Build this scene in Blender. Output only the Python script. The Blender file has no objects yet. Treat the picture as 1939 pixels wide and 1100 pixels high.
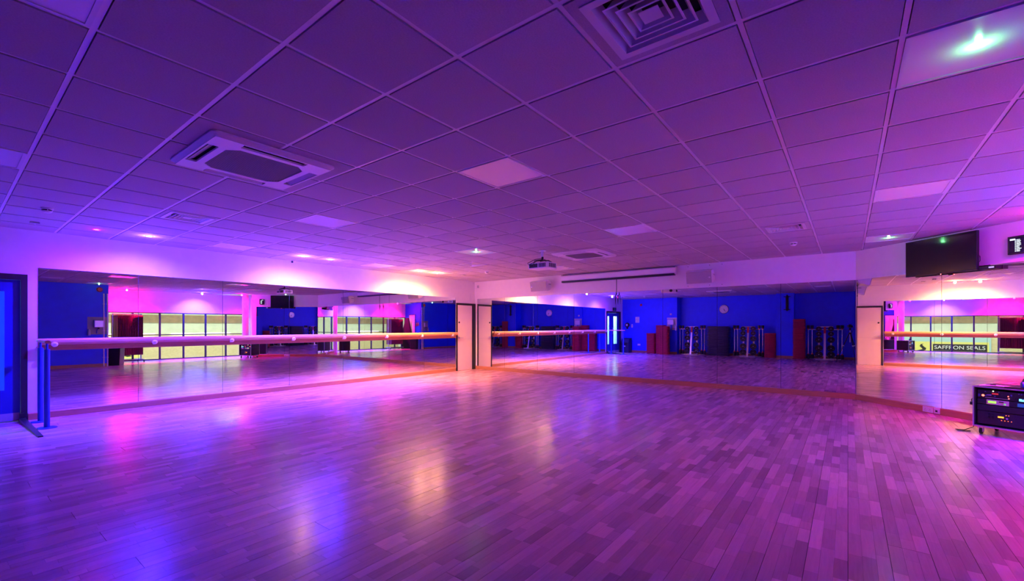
import bpy, math, random
from math import pi, sin, cos, radians as R
random.seed(7)
scn = bpy.context.scene
COL = scn.collection

# ------------------------------------------------------------------ camera
F, CX, CY = 831.2, 959.3, 617.2          # focal length and principal point in pixels of the 1939x1100 frame
CC, SS = 0.6136, 0.7896                  # heading of the camera in the room
ZC, ZT = 1.36, 2.746                     # camera height, ceiling height
XB, YL = 10.38, 9.35                     # mirror planes of the back wall and of the left wall
CH = 10.5                                # chamfer wall: X - Y = CH
cd = bpy.data.cameras.new('camera'); cam = bpy.data.objects.new('camera', cd); COL.objects.link(cam)
cam.location = (0, 0, ZC); cam.rotation_euler = (pi/2, 0, -math.atan2(SS, CC))
cd.sensor_fit = 'HORIZONTAL'; cd.sensor_width = 36; cd.lens = 36*F/1939
cd.shift_x = (969.5-CX)/1939; cd.shift_y = (CY-550)/1939
cd.clip_start = 0.005; cd.clip_end = 200
scn.camera = cam

# ------------------------------------------------------------------ world, exposure, light levels
w = bpy.data.worlds.new('world'); scn.world = w; w.use_nodes = True
w.node_tree.nodes['Background'].inputs[0].default_value = (0.02, 0.02, 0.03, 1)
w.node_tree.nodes['Background'].inputs[1].default_value = 0.3
scn.view_settings.view_transform = 'Standard'; scn.view_settings.look = 'None'
scn.view_settings.gamma = 1; scn.view_settings.use_curve_mapping = False
scn.view_settings.exposure = 1.45
scn.cycles.max_bounces = 14; scn.cycles.diffuse_bounces = 6; scn.cycles.glossy_bounces = 10
scn.cycles.transmission_bounces = 8; scn.cycles.transparent_max_bounces = 8
scn.cycles.sample_clamp_indirect = 25.0
RED, BLUE, WARM = (1.0, 0.002, 0.26), (0.042, 0.018, 1.0), (1.0, 0.41, 0.14)
POWER = {'red': 620, 'blue': 820, 'warm': 125}

# ------------------------------------------------------------------ pixel -> place helpers
def ray(x):
    k = (x-CX)/F
    return CC*k+SS, -SS*k+CC
def zz(y, d): return ZC-(y-CY)*d/F
def floor_at(x, y):
    d = F*ZC/(y-CY); a, b = ray(x); return a*d, b*d
def on_left(x, y=CY, Y=YL):
    a, b = ray(x); d = Y/b; return a*d, Y, zz(y, d)
def on_back(x, y=CY, X=XB):
    a, b = ray(x); d = X/a; return X, b*d, zz(y, d)
def on_cham(x, y=CY, off=0):
    a, b = ray(x); d = (CH-off*math.sqrt(2))/(a-b); return a*d, b*d, zz(y, d)
def in_back(x, y, A):                    # a point on the plane X = A seen in the back mirror
    a, b = ray(x); d = (2*XB-A)/a; return A, b*d, zz(y, d)
def ceil_cell(i, j): return 0.436+0.6*i, 2.791+0.6*j

# ------------------------------------------------------------------ materials
MATS = {}
def mat(name, col, rough=0.5, metal=0.0, spec=0.5, emit=None, estr=0.0, noise=0.0, nscale=60, bump=0.0, rand=0.0, coat=0.0, trans=0.0):
    if name in MATS: return MATS[name]
    m = bpy.data.materials.new(name); m.use_nodes = True; nt = m.node_tree; N = nt.nodes; Lk = nt.links
    p = N['Principled BSDF']
    p.inputs['Base Color'].default_value = (*col, 1); p.inputs['Roughness'].default_value = rough
    p.inputs['Metallic'].default_value = metal; p.inputs['Specular IOR Level'].default_value = spec
    p.inputs['Coat Weight'].default_value = coat; p.inputs['Transmission Weight'].default_value = trans
    if emit:
        p.inputs['Emission Color'].default_value = (*emit, 1); p.inputs['Emission Strength'].default_value = estr
    if noise or bump or rand:
        tc = N.new('ShaderNodeTexCoord'); nz = N.new('ShaderNodeTexNoise')
        nz.inputs['Scale'].default_value = nscale; nz.inputs['Detail'].default_value = 4
        Lk.new(tc.outputs['Object'], nz.inputs['Vector'])
        if noise or rand:
            mr = N.new('ShaderNodeMapRange')
            mr.inputs['From Min'].default_value = 0.3; mr.inputs['From Max'].default_value = 0.7
            mr.inputs['To Min'].default_value = 1-noise; mr.inputs['To Max'].default_value = 1+noise
            Lk.new(nz.outputs['Fac'], mr.inputs['Value'])
            val = mr.outputs['Result']
            if rand:
                oi = N.new('ShaderNodeObjectInfo'); m2 = N.new('ShaderNodeMapRange')
                m2.inputs['To Min'].default_value = 1-rand; m2.inputs['To Max'].default_value = 1+rand*0.6
                Lk.new(oi.outputs['Random'], m2.inputs['Value'])
                mm = N.new('ShaderNodeMath'); mm.operation = 'MULTIPLY'
                Lk.new(val, mm.inputs[0]); Lk.new(m2.outputs['Result'], mm.inputs[1]); val = mm.outputs[0]
            vm = N.new('ShaderNodeVectorMath'); vm.operation = 'SCALE'
            vm.inputs[0].default_value = col; Lk.new(val, vm.inputs['Scale'])
            Lk.new(vm.outputs['Vector'], p.inputs['Base Color'])
        if bump:
            bp = N.new('ShaderNodeBump'); bp.inputs['Strength'].default_value = bump; bp.inputs['Distance'].default_value = 0.002
            Lk.new(nz.outputs['Fac'], bp.inputs['Height']); Lk.new(bp.outputs['Normal'], p.inputs['Normal'])
    MATS[name] = m; return m

def wood(name, col, rough=0.35, grain=0.18, axis='x', tint=False):
    m = bpy.data.materials.new(name); m.use_nodes = True; nt = m.node_tree; N = nt.nodes; Lk = nt.links
    p = N['Principled BSDF']; p.inputs['Roughness'].default_value = rough; p.inputs['Specular IOR Level'].default_value = 0.5
    tc = N.new('ShaderNodeTexCoord'); mp = N.new('ShaderNodeMapping')
    mp.inputs['Scale'].default_value = {'x': (2, 26, 26), 'z': (26, 26, 2)}[axis]
    Lk.new(tc.outputs['Object'], mp.inputs['Vector'])
    oi = N.new('ShaderNodeObjectInfo'); sh = N.new('ShaderNodeVectorMath'); sh.operation = 'SCALE'; sh.inputs[0].default_value = (37, 91, 13)
    Lk.new(oi.outputs['Random'], sh.inputs['Scale']); Lk.new(sh.outputs['Vector'], mp.inputs['Location'])
    nz = N.new('ShaderNodeTexNoise'); nz.inputs['Scale'].default_value = 1.6; nz.inputs['Detail'].default_value = 6; nz.inputs['Distortion'].default_value = 1.2
    Lk.new(mp.outputs['Vector'], nz.inputs['Vector'])
    mr = N.new('ShaderNodeMapRange'); mr.inputs['From Min'].default_value = 0.3; mr.inputs['From Max'].default_value = 0.7
    mr.inputs['To Min'].default_value = 1-grain; mr.inputs['To Max'].default_value = 1+grain
    Lk.new(nz.outputs['Fac'], mr.inputs['Value'])
    val = mr.outputs['Result']
    if tint:
        at = N.new('ShaderNodeAttribute'); at.attribute_name = 'tint'
        m2 = N.new('ShaderNodeMapRange'); m2.inputs['To Min'].default_value = 0.94; m2.inputs['To Max'].default_value = 1.06
        Lk.new(oi.outputs['Random'], m2.inputs['Value'])
        a = N.new('ShaderNodeMath'); a.operation = 'MULTIPLY'; Lk.new(val, a.inputs[0]); Lk.new(at.outputs['Fac'], a.inputs[1])
        b = N.new('ShaderNodeMath'); b.operation = 'MULTIPLY'; Lk.new(a.outputs[0], b.inputs[0]); Lk.new(m2.outputs['Result'], b.inputs[1]); val = b.outputs[0]
    vm = N.new('ShaderNodeVectorMath'); vm.operation = 'SCALE'; vm.inputs[0].default_value = col; Lk.new(val, vm.inputs['Scale'])
    Lk.new(vm.outputs['Vector'], p.inputs['Base Color'])
    r2 = N.new('ShaderNodeMapRange'); r2.inputs['To Min'].default_value = rough-0.02; r2.inputs['To Max'].default_value = rough+0.03
    Lk.new(nz.outputs['Fac'], r2.inputs['Value']); Lk.new(r2.outputs['Result'], p.inputs['Roughness'])
    MATS[name] = m; return m

def glass(name, col=(0.9, 1, 0.95)):
    m = bpy.data.materials.new(name); m.use_nodes = True; N = m.node_tree.nodes; Lk = m.node_tree.links
    out = N['Material Output']; N.remove(N['Principled BSDF'])
    tr = N.new('ShaderNodeBsdfTransparent'); tr.inputs[0].default_value = (*col, 1)
    gl = N.new('ShaderNodeBsdfGlossy'); gl.inputs['Roughness'].default_value = 0.02
    fr = N.new('ShaderNodeFresnel'); fr.inputs[0].default_value = 1.45
    ge = N.new('ShaderNodeNewGeometry'); iv = N.new('ShaderNodeMath'); iv.operation = 'SUBTRACT'; iv.inputs[0].default_value = 1.0
    Lk.new(ge.outputs['Backfacing'], iv.inputs[1]); ml = N.new('ShaderNodeMath'); ml.operation = 'MULTIPLY'
    Lk.new(fr.outputs[0], ml.inputs[0]); Lk.new(iv.outputs[0], ml.inputs[1])      # only the front face of a thin pane reflects
    mx = N.new('ShaderNodeMixShader'); Lk.new(ml.outputs[0], mx.inputs[0]); Lk.new(tr.outputs[0], mx.inputs[1]); Lk.new(gl.outputs[0], mx.inputs[2])
    Lk.new(mx.outputs[0], out.inputs[0]); MATS[name] = m; return m

WHITE = mat('white_wall_paint', (0.80, 0.79, 0.78), 0.6, noise=0.02, nscale=8, bump=0.04)
BLUEP = mat('blue_wall_paint', (0.006, 0.045, 0.86), 0.5, noise=0.05, nscale=5, bump=0.04)
TILE = mat('mineral_fibre_tile', (0.54, 0.50, 0.55), 0.85, spec=0.2, noise=0.10, nscale=130, bump=0.25, rand=0.09)
RAIL = mat('white_grid_metal', (0.86, 0.84, 0.86), 0.35)
PLENUM = mat('dark_plenum', (0.03, 0.03, 0.035), 0.9)
WPL = mat('white_plastic', (0.78, 0.78, 0.80), 0.35)
DIFF = mat('acrylic_diffuser', (0.93, 0.92, 0.93), 0.2, noise=0.02, nscale=150, bump=0.1)
BLACK = mat('black_plastic', (0.012, 0.012, 0.015), 0.4)
BLKM = mat('black_paint_metal', (0.02, 0.02, 0.024), 0.35, noise=0.1, nscale=40)
RUBBER = mat('black_rubber', (0.02, 0.02, 0.022), 0.6, noise=0.15, nscale=50)
CHROME = mat('chrome', (0.75, 0.75, 0.78), 0.18, metal=1.0)
ALU = mat('brushed_aluminium', (0.62, 0.62, 0.66), 0.32, metal=1.0)
GREYM = mat('grey_painted_metal', (0.42, 0.42, 0.45), 0.4)
MIRROR = mat('silvered_mirror', (0.86, 0.88, 0.88), 0.0, metal=1.0)
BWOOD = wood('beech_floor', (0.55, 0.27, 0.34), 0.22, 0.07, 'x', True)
SKIRT = wood('stained_skirting', (0.46, 0.20, 0.10), 0.4, 0.12)
BARRE = wood('beech_barre', (0.56, 0.31, 0.14), 0.35, 0.14)
CREAM = mat('cream_door_paint', (0.80, 0.72, 0.60), 0.45, noise=0.02, nscale=6)
DFRAME = mat('charcoal_frame_paint', (0.018, 0.019, 0.026), 0.4)
BDOOR = mat('blue_door_paint', (0.010, 0.030, 0.34), 0.4, noise=0.04, nscale=7)
BPOST = mat('blue_post_paint', (0.010, 0.045, 0.42), 0.35)
REDF = mat('red_step_plastic', (0.55, 0.015, 0.06), 0.45, noise=0.08, nscale=30)
BSTEP = mat('navy_step_plastic', (0.03, 0.03, 0.09), 0.45, noise=0.15, nscale=30)
REDP = mat('red_collar', (0.60, 0.02, 0.03), 0.4)
GLASS = glass('clear_glass', (0.96, 1.0, 0.95))
VGLASS = glass('wired_glass', (0.80, 0.95, 0.95))
def em(name, col, s): return mat(name, (0.02, 0.02, 0.02), 0.4, emit=col, estr=s)

# ------------------------------------------------------------------ mesh builder
class MB:
    def __init__(s): s.v = []; s.f = []; s.t = []
    def add(s, vs, fs, tint=None):
        n = len(s.v); s.v += [tuple(p) for p in vs]; s.f += [tuple(i+n for i in f) for f in fs]
        if tint is not None: s.t += [tint]*len(vs)
        return s
    def box(s, x0, x1, y0, y1, z0, z1):
        return s.add([(x0,y0,z0),(x1,y0,z0),(x1,y1,z0),(x0,y1,z0),(x0,y0,z1),(x1,y0,z1),(x1,y1,z1),(x0,y1,z1)],
              [(0,3,2,1),(4,5,6,7),(0,1,5,4),(1,2,6,5),(2,3,7,6),(3,0,4,7)])
    def cbox(s, c, sz): return s.box(c[0]-sz[0]/2, c[0]+sz[0]/2, c[1]-sz[1]/2, c[1]+sz[1]/2, c[2]-sz[2]/2, c[2]+sz[2]/2)
    def prism(s, poly, z0, z1):           # polygon in xy, counter-clockwise
        n = len(poly); vs = [(p[0], p[1], z0) for p in poly]+[(p[0], p[1], z1) for p in poly]
        return s.add(vs, [tuple(range(n-1, -1, -1)), tuple(range(n, 2*n))]+[(i, (i+1) % n, n+(i+1) % n, n+i) for i in range(n)])
    def prism_x(s, poly, x0, x1):         # polygon in yz extruded along x
        n = len(poly); vs = [(x0, p[0], p[1]) for p in poly]+[(x1, p[0], p[1]) for p in poly]
        return s.add(vs, [tuple(range(n-1, -1, -1)), tuple(range(n, 2*n))]+[(i, (i+1) % n, n+(i+1) % n, n+i) for i in range(n)])
    def prism_y(s, poly, y0, y1):         # polygon in xz extruded along y
        n = len(poly); vs = [(p[0], y0, p[1]) for p in poly]+[(p[0], y1, p[1]) for p in poly]
        return s.add(vs, [tuple(range(n)), tuple(range(2*n-1, n-1, -1))]+[(i, n+i, n+(i+1) % n, (i+1) % n) for i in range(n)])
    def tube(s, pts, r, n=10, caps=True):
        from mathutils import Vector as V
        P = [V(p) for p in pts]; rr = r if isinstance(r, (list, tuple)) else [r]*len(P); vs = []; fs = []
        up = None
        for i, p in enumerate(P):
            t = (P[min(i+1, len(P)-1)]-P[max(i-1, 0)]).normalized()
            if up is None: up = V((0, 0, 1)) if abs(t.z) < 0.9 else V((1, 0, 0))
            a = t.cross(up).normalized(); b = a.cross(t).normalized(); up = b
            for k in range(n):
                q = p+(a*cos(2*pi*k/n)+b*sin(2*pi*k/n))*rr[i]; vs.append(tuple(q))
        for i in range(len(P)-1):
            for k in range(n): fs.append((i*n+k, i*n+(k+1) % n, (i+1)*n+(k+1) % n, (i+1)*n+k))
        if caps: fs += [tuple(range(n-1, -1, -1)), tuple(range((len(P)-1)*n, len(P)*n))]
        return s.add(vs, fs)
    def lathe(s, prof, n=20, c=(0, 0, 0), axis='z', loop=False):   # prof: (radius, height)
        vs = []; fs = []
        for r, h in prof:
            for k in range(n):
                x, y = r*cos(2*pi*k/n), r*sin(2*pi*k/n)
                q = {'z': (x, y, h), 'y': (x, h, y), 'x': (h, x, y)}[axis]; vs.append((q[0]+c[0], q[1]+c[1], q[2]+c[2]))
        m = len(prof)
        for i in range(m if loop else m-1):
            j = (i+1) % m
            for k in range(n): fs.append((i*n+k, i*n+(k+1) % n, j*n+(k+1) % n, j*n+k))
        if not loop: fs += [tuple(range(n-1, -1, -1)), tuple(range((m-1)*n, m*n))]
        return s.add(vs, fs)
    def mesh(s, name, m=None, smooth=None):
        me = bpy.data.meshes.new(name); me.from_pydata(s.v, [], s.f); me.update()
        import bmesh
        b = bmesh.new(); b.from_mesh(me); bmesh.ops.recalc_face_normals(b, faces=b.faces); b.to_mesh(me); b.free()
        if s.t:
            at = me.attributes.new('tint', 'FLOAT', 'POINT'); at.data.foreach_set('value', s.t)
        if m: me.materials.append(m)
        if smooth:
            me.shade_smooth(); me.set_sharp_from_angle(angle=R(smooth))
        return me
    def build(s, name, m, parent=None, loc=(0, 0, 0), rz=0, smooth=None, bevel=0):
        o = bpy.data.objects.new(name, s.mesh(name, m, smooth)); COL.objects.link(o)
        o.parent = parent; o.location = loc; o.rotation_euler = (0, 0, rz)
        if bevel:
            b = o.modifiers.new('bevel', 'BEVEL'); b.width = bevel; b.segments = 2; b.limit_method = 'ANGLE'; b.angle_limit = R(40)
        return o
def link(name, me, parent=None, loc=(0, 0, 0), rz=0):
    o = bpy.data.objects.new(name, me); COL.objects.link(o); o.parent = parent; o.location = loc; o.rotation_euler = (0, 0, rz); return o
def tag(o, label, cat, group=None, kind=None):
    o['label'] = label; o['category'] = cat
    if group: o['group'] = group
    if kind: o['kind'] = kind
    return o
def thing(name, label, cat, loc=(0, 0, 0), rz=0, group=None):
    o = bpy.data.objects.new(name, None); COL.objects.link(o); o.empty_display_size = 0.1
    o.location = loc; o.rotation_euler = (0, 0, rz); return tag(o, label, cat, group)
def struct(o, label, cat):
    o['kind'] = 'structure'; return tag(o, label, cat)
def copy_thing(src, loc, rz=None, label=None, group=None):
    c = src.copy(); COL.objects.link(c); c.location = loc
    if rz is not None: c.rotation_euler = (0, 0, rz)
    if label: c['label'] = label
    if group: c['group'] = group
    for ch in list(src.children):
        k = ch.copy(); COL.objects.link(k); k.parent = c
        for g in list(ch.children):
            q = g.copy(); COL.objects.link(q); q.parent = k
    return c
def lamp(name, kind, loc, col, power, parent=None, radius=0.03, size=None, blend=0.3, rot=(0, 0, 0)):
    l = bpy.data.lights.new(name, kind); l.color = col; l.energy = power
    if kind == 'AREA': l.shape = 'RECTANGLE'; l.size, l.size_y = size
    else: l.shadow_soft_size = radius
    if kind == 'SPOT': l.spot_size = size; l.spot_blend = blend
    o = bpy.data.objects.new(name, l); COL.objects.link(o); o.location = loc; o.rotation_euler = rot; o.parent = parent; return o

def clip(poly, a, b, c):                  # keep a*x + b*y <= c
    out = []
    for i in range(len(poly)):
        p, q = poly[i], poly[(i+1) % len(poly)]
        dp, dq = a*p[0]+b*p[1]-c, a*q[0]+b*q[1]-c
        if dp <= 0: out.append(p)
        if dp*dq < 0:
            t = dp/(dp-dq); out.append((p[0]+t*(q[0]-p[0]), p[1]+t*(q[1]-p[1])))
    return out
def area(p): return 0.5*sum(p[i][0]*p[(i+1) % len(p)][1]-p[(i+1) % len(p)][0]*p[i][1] for i in range(len(p)))

# ------------------------------------------------------------------ plan of the room
WX, WY = XB+0.008, YL+0.008               # wall faces behind the mirrors
AR = -1.22                                # rear wall face (left part), pillars; the recess lies deeper
AREC = -1.62
YS = -1.10                                # blue side wall beside the camera
XE = 3.47                                 # its end
YW = -3.20                                # window wall
XW0, XW1 = 2.9, 8.62
CE = (8.42, -2.08)                        # end of the chamfer wall
def room_clip(poly):
    for a, b, c in ((1, 0, WX), (0, 1, WY), (1, -1, CH), (-1, 0, -AREC), (0, -1, -YW)):
        if len(poly) < 3: return []
        poly = clip(poly, a, b, c)
    if len(poly) >= 3:
        cxm = sum(p[0] for p in poly)/len(poly); cym = sum(p[1] for p in poly)/len(poly)
        if cym < YS and cxm < XE-0.3: 
            if cym < YS-0.3: return []
            poly = clip(poly, 0, -1, -YS)
    return poly if len(poly) >= 3 and area(poly) > 0.004 else []

# ------------------------------------------------------------------ walls
def wall(name, label, m, pieces, cat='wall'):
    b = MB()
    for p in pieces: b.box(*p)
    return struct(b.build(name, m), label, cat)
DX0, DX1 = -0.93, 0.745                    # blue double door opening in the left wall
wall('wall_left', 'white painted wall above and around the long mirror with the barre', WHITE,
     [(AREC-0.1, DX0, WY, WY+0.12, 0, ZT), (DX0, DX1, WY, WY+0.12, 2.06, ZT), (DX1, WX, WY, WY+0.12, 0, ZT)])
wall('wall_back', 'white painted wall above the tall mirror behind the projector screen', WHITE, [(WX, WX+0.12, -0.13, WY+0.12, 0, ZT)])
b = MB(); u = 0.008/math.sqrt(2)
b.prism([(CE[0]+u, CE[1]-u), (CE[0]+0.09, CE[1]-0.09), (XB+0.12, -0.12+0.02), (XB+0.008, -0.12+0.0)], 0, ZT)
struct(b.build('wall_right', WHITE), 'white painted angled wall carrying the television above its mirror', 'wall')
b = MB(); b.prism([CE, (8.66, YW), (8.76, YW), (CE[0]+0.1, CE[1]-0.04)], 0, ZT)
struct(b.build('wall_column_return', WHITE), 'short white wall between the windows and the angled mirror', 'wall')
# rear blue wall, its recesses and two pillars
def rb(x): return in_back(x, CY, AR)[1]
P1a, P1b = in_back(1263, CY, AR+0.1)[1], in_back(1282, CY, AR+0.1)[1]
P2a, P2b = in_back(1469.6, CY, AR+0.1)[1], in_back(1503, CY, AR+0.1)[1]
wall('wall_rear', 'bright blue painted wall with the gym equipment standing along it', BLUEP,
     [(AR-0.5, AR, P1a, WY, 0, ZT), (AREC-0.12, AREC, YS-0.1, P1a, 0, ZT)])
wall('wall_pillar_1', 'blue wall pillar carrying the towel dispenser', BLUEP, [(AREC, AR+0.1, P1b, P1a, 0, ZT)])
wall('wall_pillar_2', 'blue wall pillar carrying the black steel bracket', BLUEP, [(AREC, AR+0.1, P2b, P2a, 0, ZT)])
wall('wall_side', 'blue painted side wall with the steel hand dryer', BLUEP, [(AREC-0.1, XE, YS-0.1, YS, 0, ZT)])
b = MB(); b.prism([(XE, YS), (XE-0.1, YS-0.1), (XW0-0.12, YW-0.1), (XW0, YW-0.1)][::-1], 0, ZT)
struct(b.build('wall_return', BLUEP), 'blue wall with a white door between side wall and windows', 'wall')
wall('wall_windows', 'white painted wall band above the tall windows', WHITE, [(XW0-0.1, XW1+0.2, YW-0.14, YW, 1.90, ZT)])
b = MB().lathe([(0.125, 0), (0.125, ZT)], 28, (8.24, -2.33, 0))
o = struct(b.build('wall_column', WHITE, smooth=40), 'round white column standing at the end of the angled wall', 'column')

# wall panels above the back mirror
def wall_frame(kind, x, y, off=0.0):
    """location and heading of something that hangs on a wall at a pixel; local x right, y into the wall"""
    if kind == 'left': p = on_left(x, y, WY-off); return p, 0.0
    if kind == 'back': p = on_back(x, y, WX-off); return p, -pi/2
    if kind == 'cham': p = on_cham(x, y, off); return p, R(-135)
yb0, yb1 = on_back(1060)[1], on_back(1298)[1]
b = MB().box(WX-0.005, WX, yb1, yb0, 2.222, ZT-0.003)
struct(b.build('trim_1', WHITE), 'flat white board fixed behind the projector screen', 'wall board')

# ------------------------------------------------------------------ skirting
def skirt(name, label, p0, p1, nrm, h=0.102, t=0.018, n=0):
    dx, dy = p1[0]-p0[0], p1[1]-p0[1]; L = math.hypot(dx, dy); ang = math.atan2(dy, dx)
    root = None; k = max(1, round(L/2.4)); 
    side = 1 if (-dy*nrm[0]+dx*nrm[1]) > 0 else -1
    for q in range(k):
        b = MB(); a0, a1 = q*L/k+0.001, (q+1)*L/k-0.001
        prof = [(0, 0), (side*t, 0), (side*t, h-0.012), (side*t*0.45, h), (0, h)]
        b.prism_x(prof, a0, a1)
        if root is None:
            root = struct(b.build(name, SKIRT, None, (p0[0], p0[1], 0), ang), label, 'skirting board')
        else: b.build('skirting_length', SKIRT, root)
    return root
XD1a, XD1b = on_left(863)[0], on_left(901.5)[0]
skirt('baseboard_left', 'stained wooden skirting board under the mirror with the barre', (DX1+0.02, WY), (XD1a, WY), (0, -1))
skirt('baseboard_back', 'stained wooden skirting board under the back mirror', (WX, WY), (WX, -0.12), (-1, 0))
skirt('baseboard_right', 'stained wooden skirting board under the angled mirror with two sockets', (WX, -0.115), (CE[0], CE[1]), (-1, 1))
skirt('baseboard_rear', 'wooden skirting board along the blue rear wall', (AR, WY), (AR, P1a), (1, 0))
skirt('baseboard_pillar_1', 'wooden skirting board around the pillar with the towel dispenser', (AR+0.1, P1a), (AR+0.1, P1b), (1, 0))
skirt('baseboard_recess_1', 'wooden skirting board in the recess below the wall clock', (AREC, P1b), (AREC, P2a), (1, 0))
skirt('baseboard_pillar_2', 'wooden skirting board around the pillar with the steel bracket', (AR+0.1, P2a), (AR+0.1, P2b), (1, 0))
skirt('baseboard_recess_2', 'wooden skirting board in the recess behind the tripod', (AREC, P2b), (AREC, YS), (1, 0))
skirt('baseboard_side', 'wooden skirting board below the steel hand dryer', (AREC, YS), (XE, YS), (0, 1))

# ------------------------------------------------------------------ mirrors
def mirror(name, label, pts, frame, z0=0.104, z1=2.212, group=None):
    root = thing(name, label, 'mirror', (pts[0][0], pts[0][1], z0))
    for k in range(len(pts)-1):
        p, q = pts[k], pts[k+1]; ang = math.atan2(q[1]-p[1], q[0]-p[0]); L = math.hypot(q[0]-p[0], q[1]-p[1])
        MB().box(0.003, L-0.003, 0, frame*0.006, 0, z1-z0).build('mirror_pane', MIRROR, root, (p[0]-pts[0][0], p[1]-pts[0][1], 0), ang)
        e = MB().box(L-0.003, L+0.003, frame*0.003, frame*0.006, 0, z1-z0)
        e.build('pane_edge', BLKM, root, (p[0]-pts[0][0], p[1]-pts[0][1], 0), ang)
    return root
jl = [72, 262, 421.5, 548, 649.5, 737, 803, 862.8]
mirror('wall_mirror', 'long frameless mirror behind the wooden barre', [(on_left(x)[0], YL) for x in jl], 1)
jb = [903.5, 955.6, 1017.5, 1087, 1166, 1255, 1358, 1478.7, 1620]
mirror('wall_mirror', 'tall frameless mirror below the projector screen and the two loudspeakers', [(XB, on_back(x)[1]) for x in jb], 1)
cp = [on_cham(1622), on_cham(1783), on_cham(1783)]
c0 = (XB-0.004, -0.12-0.004); c1 = on_cham(1783)[:2]; c2 = (CE[0]+0.12, CE[0]+0.12-CH)
mirror('wall_mirror', 'frameless mirror below the television on the angled wall', [c0, c1, c2], 1)

# ------------------------------------------------------------------ floor
b = MB().prism([(AREC-0.1, YW-0.2), (8.7, YW-0.2), (8.7, CE[1]), (XB+0.1, -0.1), (XB+0.1, YL+0.1), (AREC-0.1, YL+0.1)], -0.08, -0.006)
floor = struct(b.build('floor', mat('subfloor', (0.05, 0.03, 0.025), 0.8)), 'glossy beech floor of staggered strip boards', 'floor')
BWD, BLN = 0.195, 2.55
def board_mesh(L, seed):
    rnd = random.Random(seed); b = MB()
    for s in range(3):
        y0 = s*BWD/3+0.0003; y1 = (s+1)*BWD/3-0.0003
        if s == 0: y0 = 0.0022
        x = 0.001; first = True
        while x < L-0.002:
            ln = rnd.uniform(0.22, 0.52)*(0.5 if first else 1); first = False
            x2 = min(L-0.001, x+ln)
            if L-0.001-x2 < 0.12: x2 = L-0.001
            t = rnd.choice([0.72, 0.84, 0.92, 1.0, 1.0, 1.06, 1.16, 1.30])*rnd.uniform(0.96, 1.04)
            b.add([(x, y0, -0.006), (x2-0.0005, y0, -0.006), (x2-0.0005, y1, -0.006), (x, y1, -0.006),
                   (x, y0, 0), (x2-0.0005, y0, 0), (x2-0.0005, y1, 0), (x, y1, 0)],
                  [(4, 5, 6, 7), (0, 1, 5, 4), (1, 2, 6, 5), (2, 3, 7, 6), (3, 0, 4, 7)], t)
            x = x2
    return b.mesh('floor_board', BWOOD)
full = [board_mesh(BLN, 100+k) for k in range(14)]
def in_view(x, y):
    d = x*SS+y*CC; r = x*CC-y*SS
    return d > 2.2 and -1.18*d < r < 1.2*d
nb = 0; y = WY; row = 0; hid = MB()
while y > YW:
    ya = y-BWD; ym = ya+BWD/2
    xa = AREC if ym > YS else XW0+(XE-XW0)*(ym-YW)/(YS-YW)
    xb = min(WX, CH+ya+0.19) if ym < -0.05 else WX
    if ym < CE[1]: xb = 8.65
    x = xa-((row*0.83) % BLN)
    while x < xb:
        s0, s1 = max(x, xa), min(x+BLN, xb)
        if s1-s0 > 0.05:
            me = full[(row*5+int(x*3)) % 14] if (s0 == x and s1 == x+BLN) else board_mesh(s1-s0, row*17+int(s0*7)+500)
            if any(in_view(s0+(s1-s0)*q/8, ya+h*BWD) for q in range(9) for h in (0, 1)):
                link('floor_board', me, floor, (s0, ya, 0)); nb += 1
            else:                       # boards behind the camera, only met in the mirrors
                tv = [0.0]*len(me.vertices); me.attributes['tint'].data.foreach_get('value', tv)
                n0 = len(hid.v); hid.v += [(v.co.x+s0, v.co.y+ya, v.co.z) for v in me.vertices]
                hid.f += [tuple(i+n0 for i in p.vertices) for p in me.polygons]; hid.t += tv
        x += BLN
    y = ya; row += 1
o = hid.build('rear_boards', BWOOD, floor); o['kind'] = 'stuff'

# ------------------------------------------------------------------ ceiling
b = MB().prism([(AREC-0.1, YW-0.2), (8.7, YW-0.2), (8.7, CE[1]), (XB+0.1, -0.1), (XB+0.1, YL+0.1), (AREC-0.1, YL+0.1)], ZT+0.075, ZT+0.14)
ceiling = struct(b.build('ceiling', PLENUM), 'suspended ceiling of square mineral tiles in a metal grid', 'ceiling')
panels = [(4,-1),(4,4),(4,9),(9,9),(9,4),(9,-1),(4,-6),(9,-6),(14,-6),(-1,-1),(-1,4),(14,4)]
vents = [(2,-4),(2,6),(11,-4),(11,6)]
acs = [(2,2),(12,2)]
TG = 0.0165
def ac_hole(x0, y0):
    return any(abs(x0+0.3-(0.436+0.6*i)) < 0.5 and abs(y0+0.3-(2.791+0.6*j)) < 0.5 for i, j in acs)
tile_me = MB(); e = TG
tile_me.prism([(e, e), (0.6-e, e), (0.6-e, 0.6-e), (e, 0.6-e)], 0, 0.02)
tile_me = tile_me.mesh('ceiling_tile', TILE)
far = MB(); nt = 0
for i in range(-4, 17):
    for j in range(-10, 11):
        x0, y0 = ceil_cell(i, j)
        if (i, j) in panels or (i, j) in vents: continue
        sq = [(x0+e, y0+e), (x0+0.6-e, y0+e), (x0+0.6-e, y0+0.6-e), (x0+e, y0+0.6-e)]
        po = room_clip(sq)
        if not po: continue
        d = (x0+0.3)*SS+(y0+0.3)*CC; r = (x0+0.3)*CC-(y0+0.3)*SS
        seen = d > 1.45 and -1.18*d-0.45 < r < 1.2*d+0.45
        if not seen:
            far.prism(po, ZT, ZT+0.02); continue
        nt += 1
        if abs(area(po)-(0.6-2*e)**2) < 1e-4: link('ceiling_tile', tile_me, ceiling, (x0, y0, ZT))
        else: MB().prism(po, ZT, ZT+0.02).build('ceiling_tile', TILE, ceiling)
o = far.build('rear_tiles', TILE, ceiling); o['kind'] = 'stuff'
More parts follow.
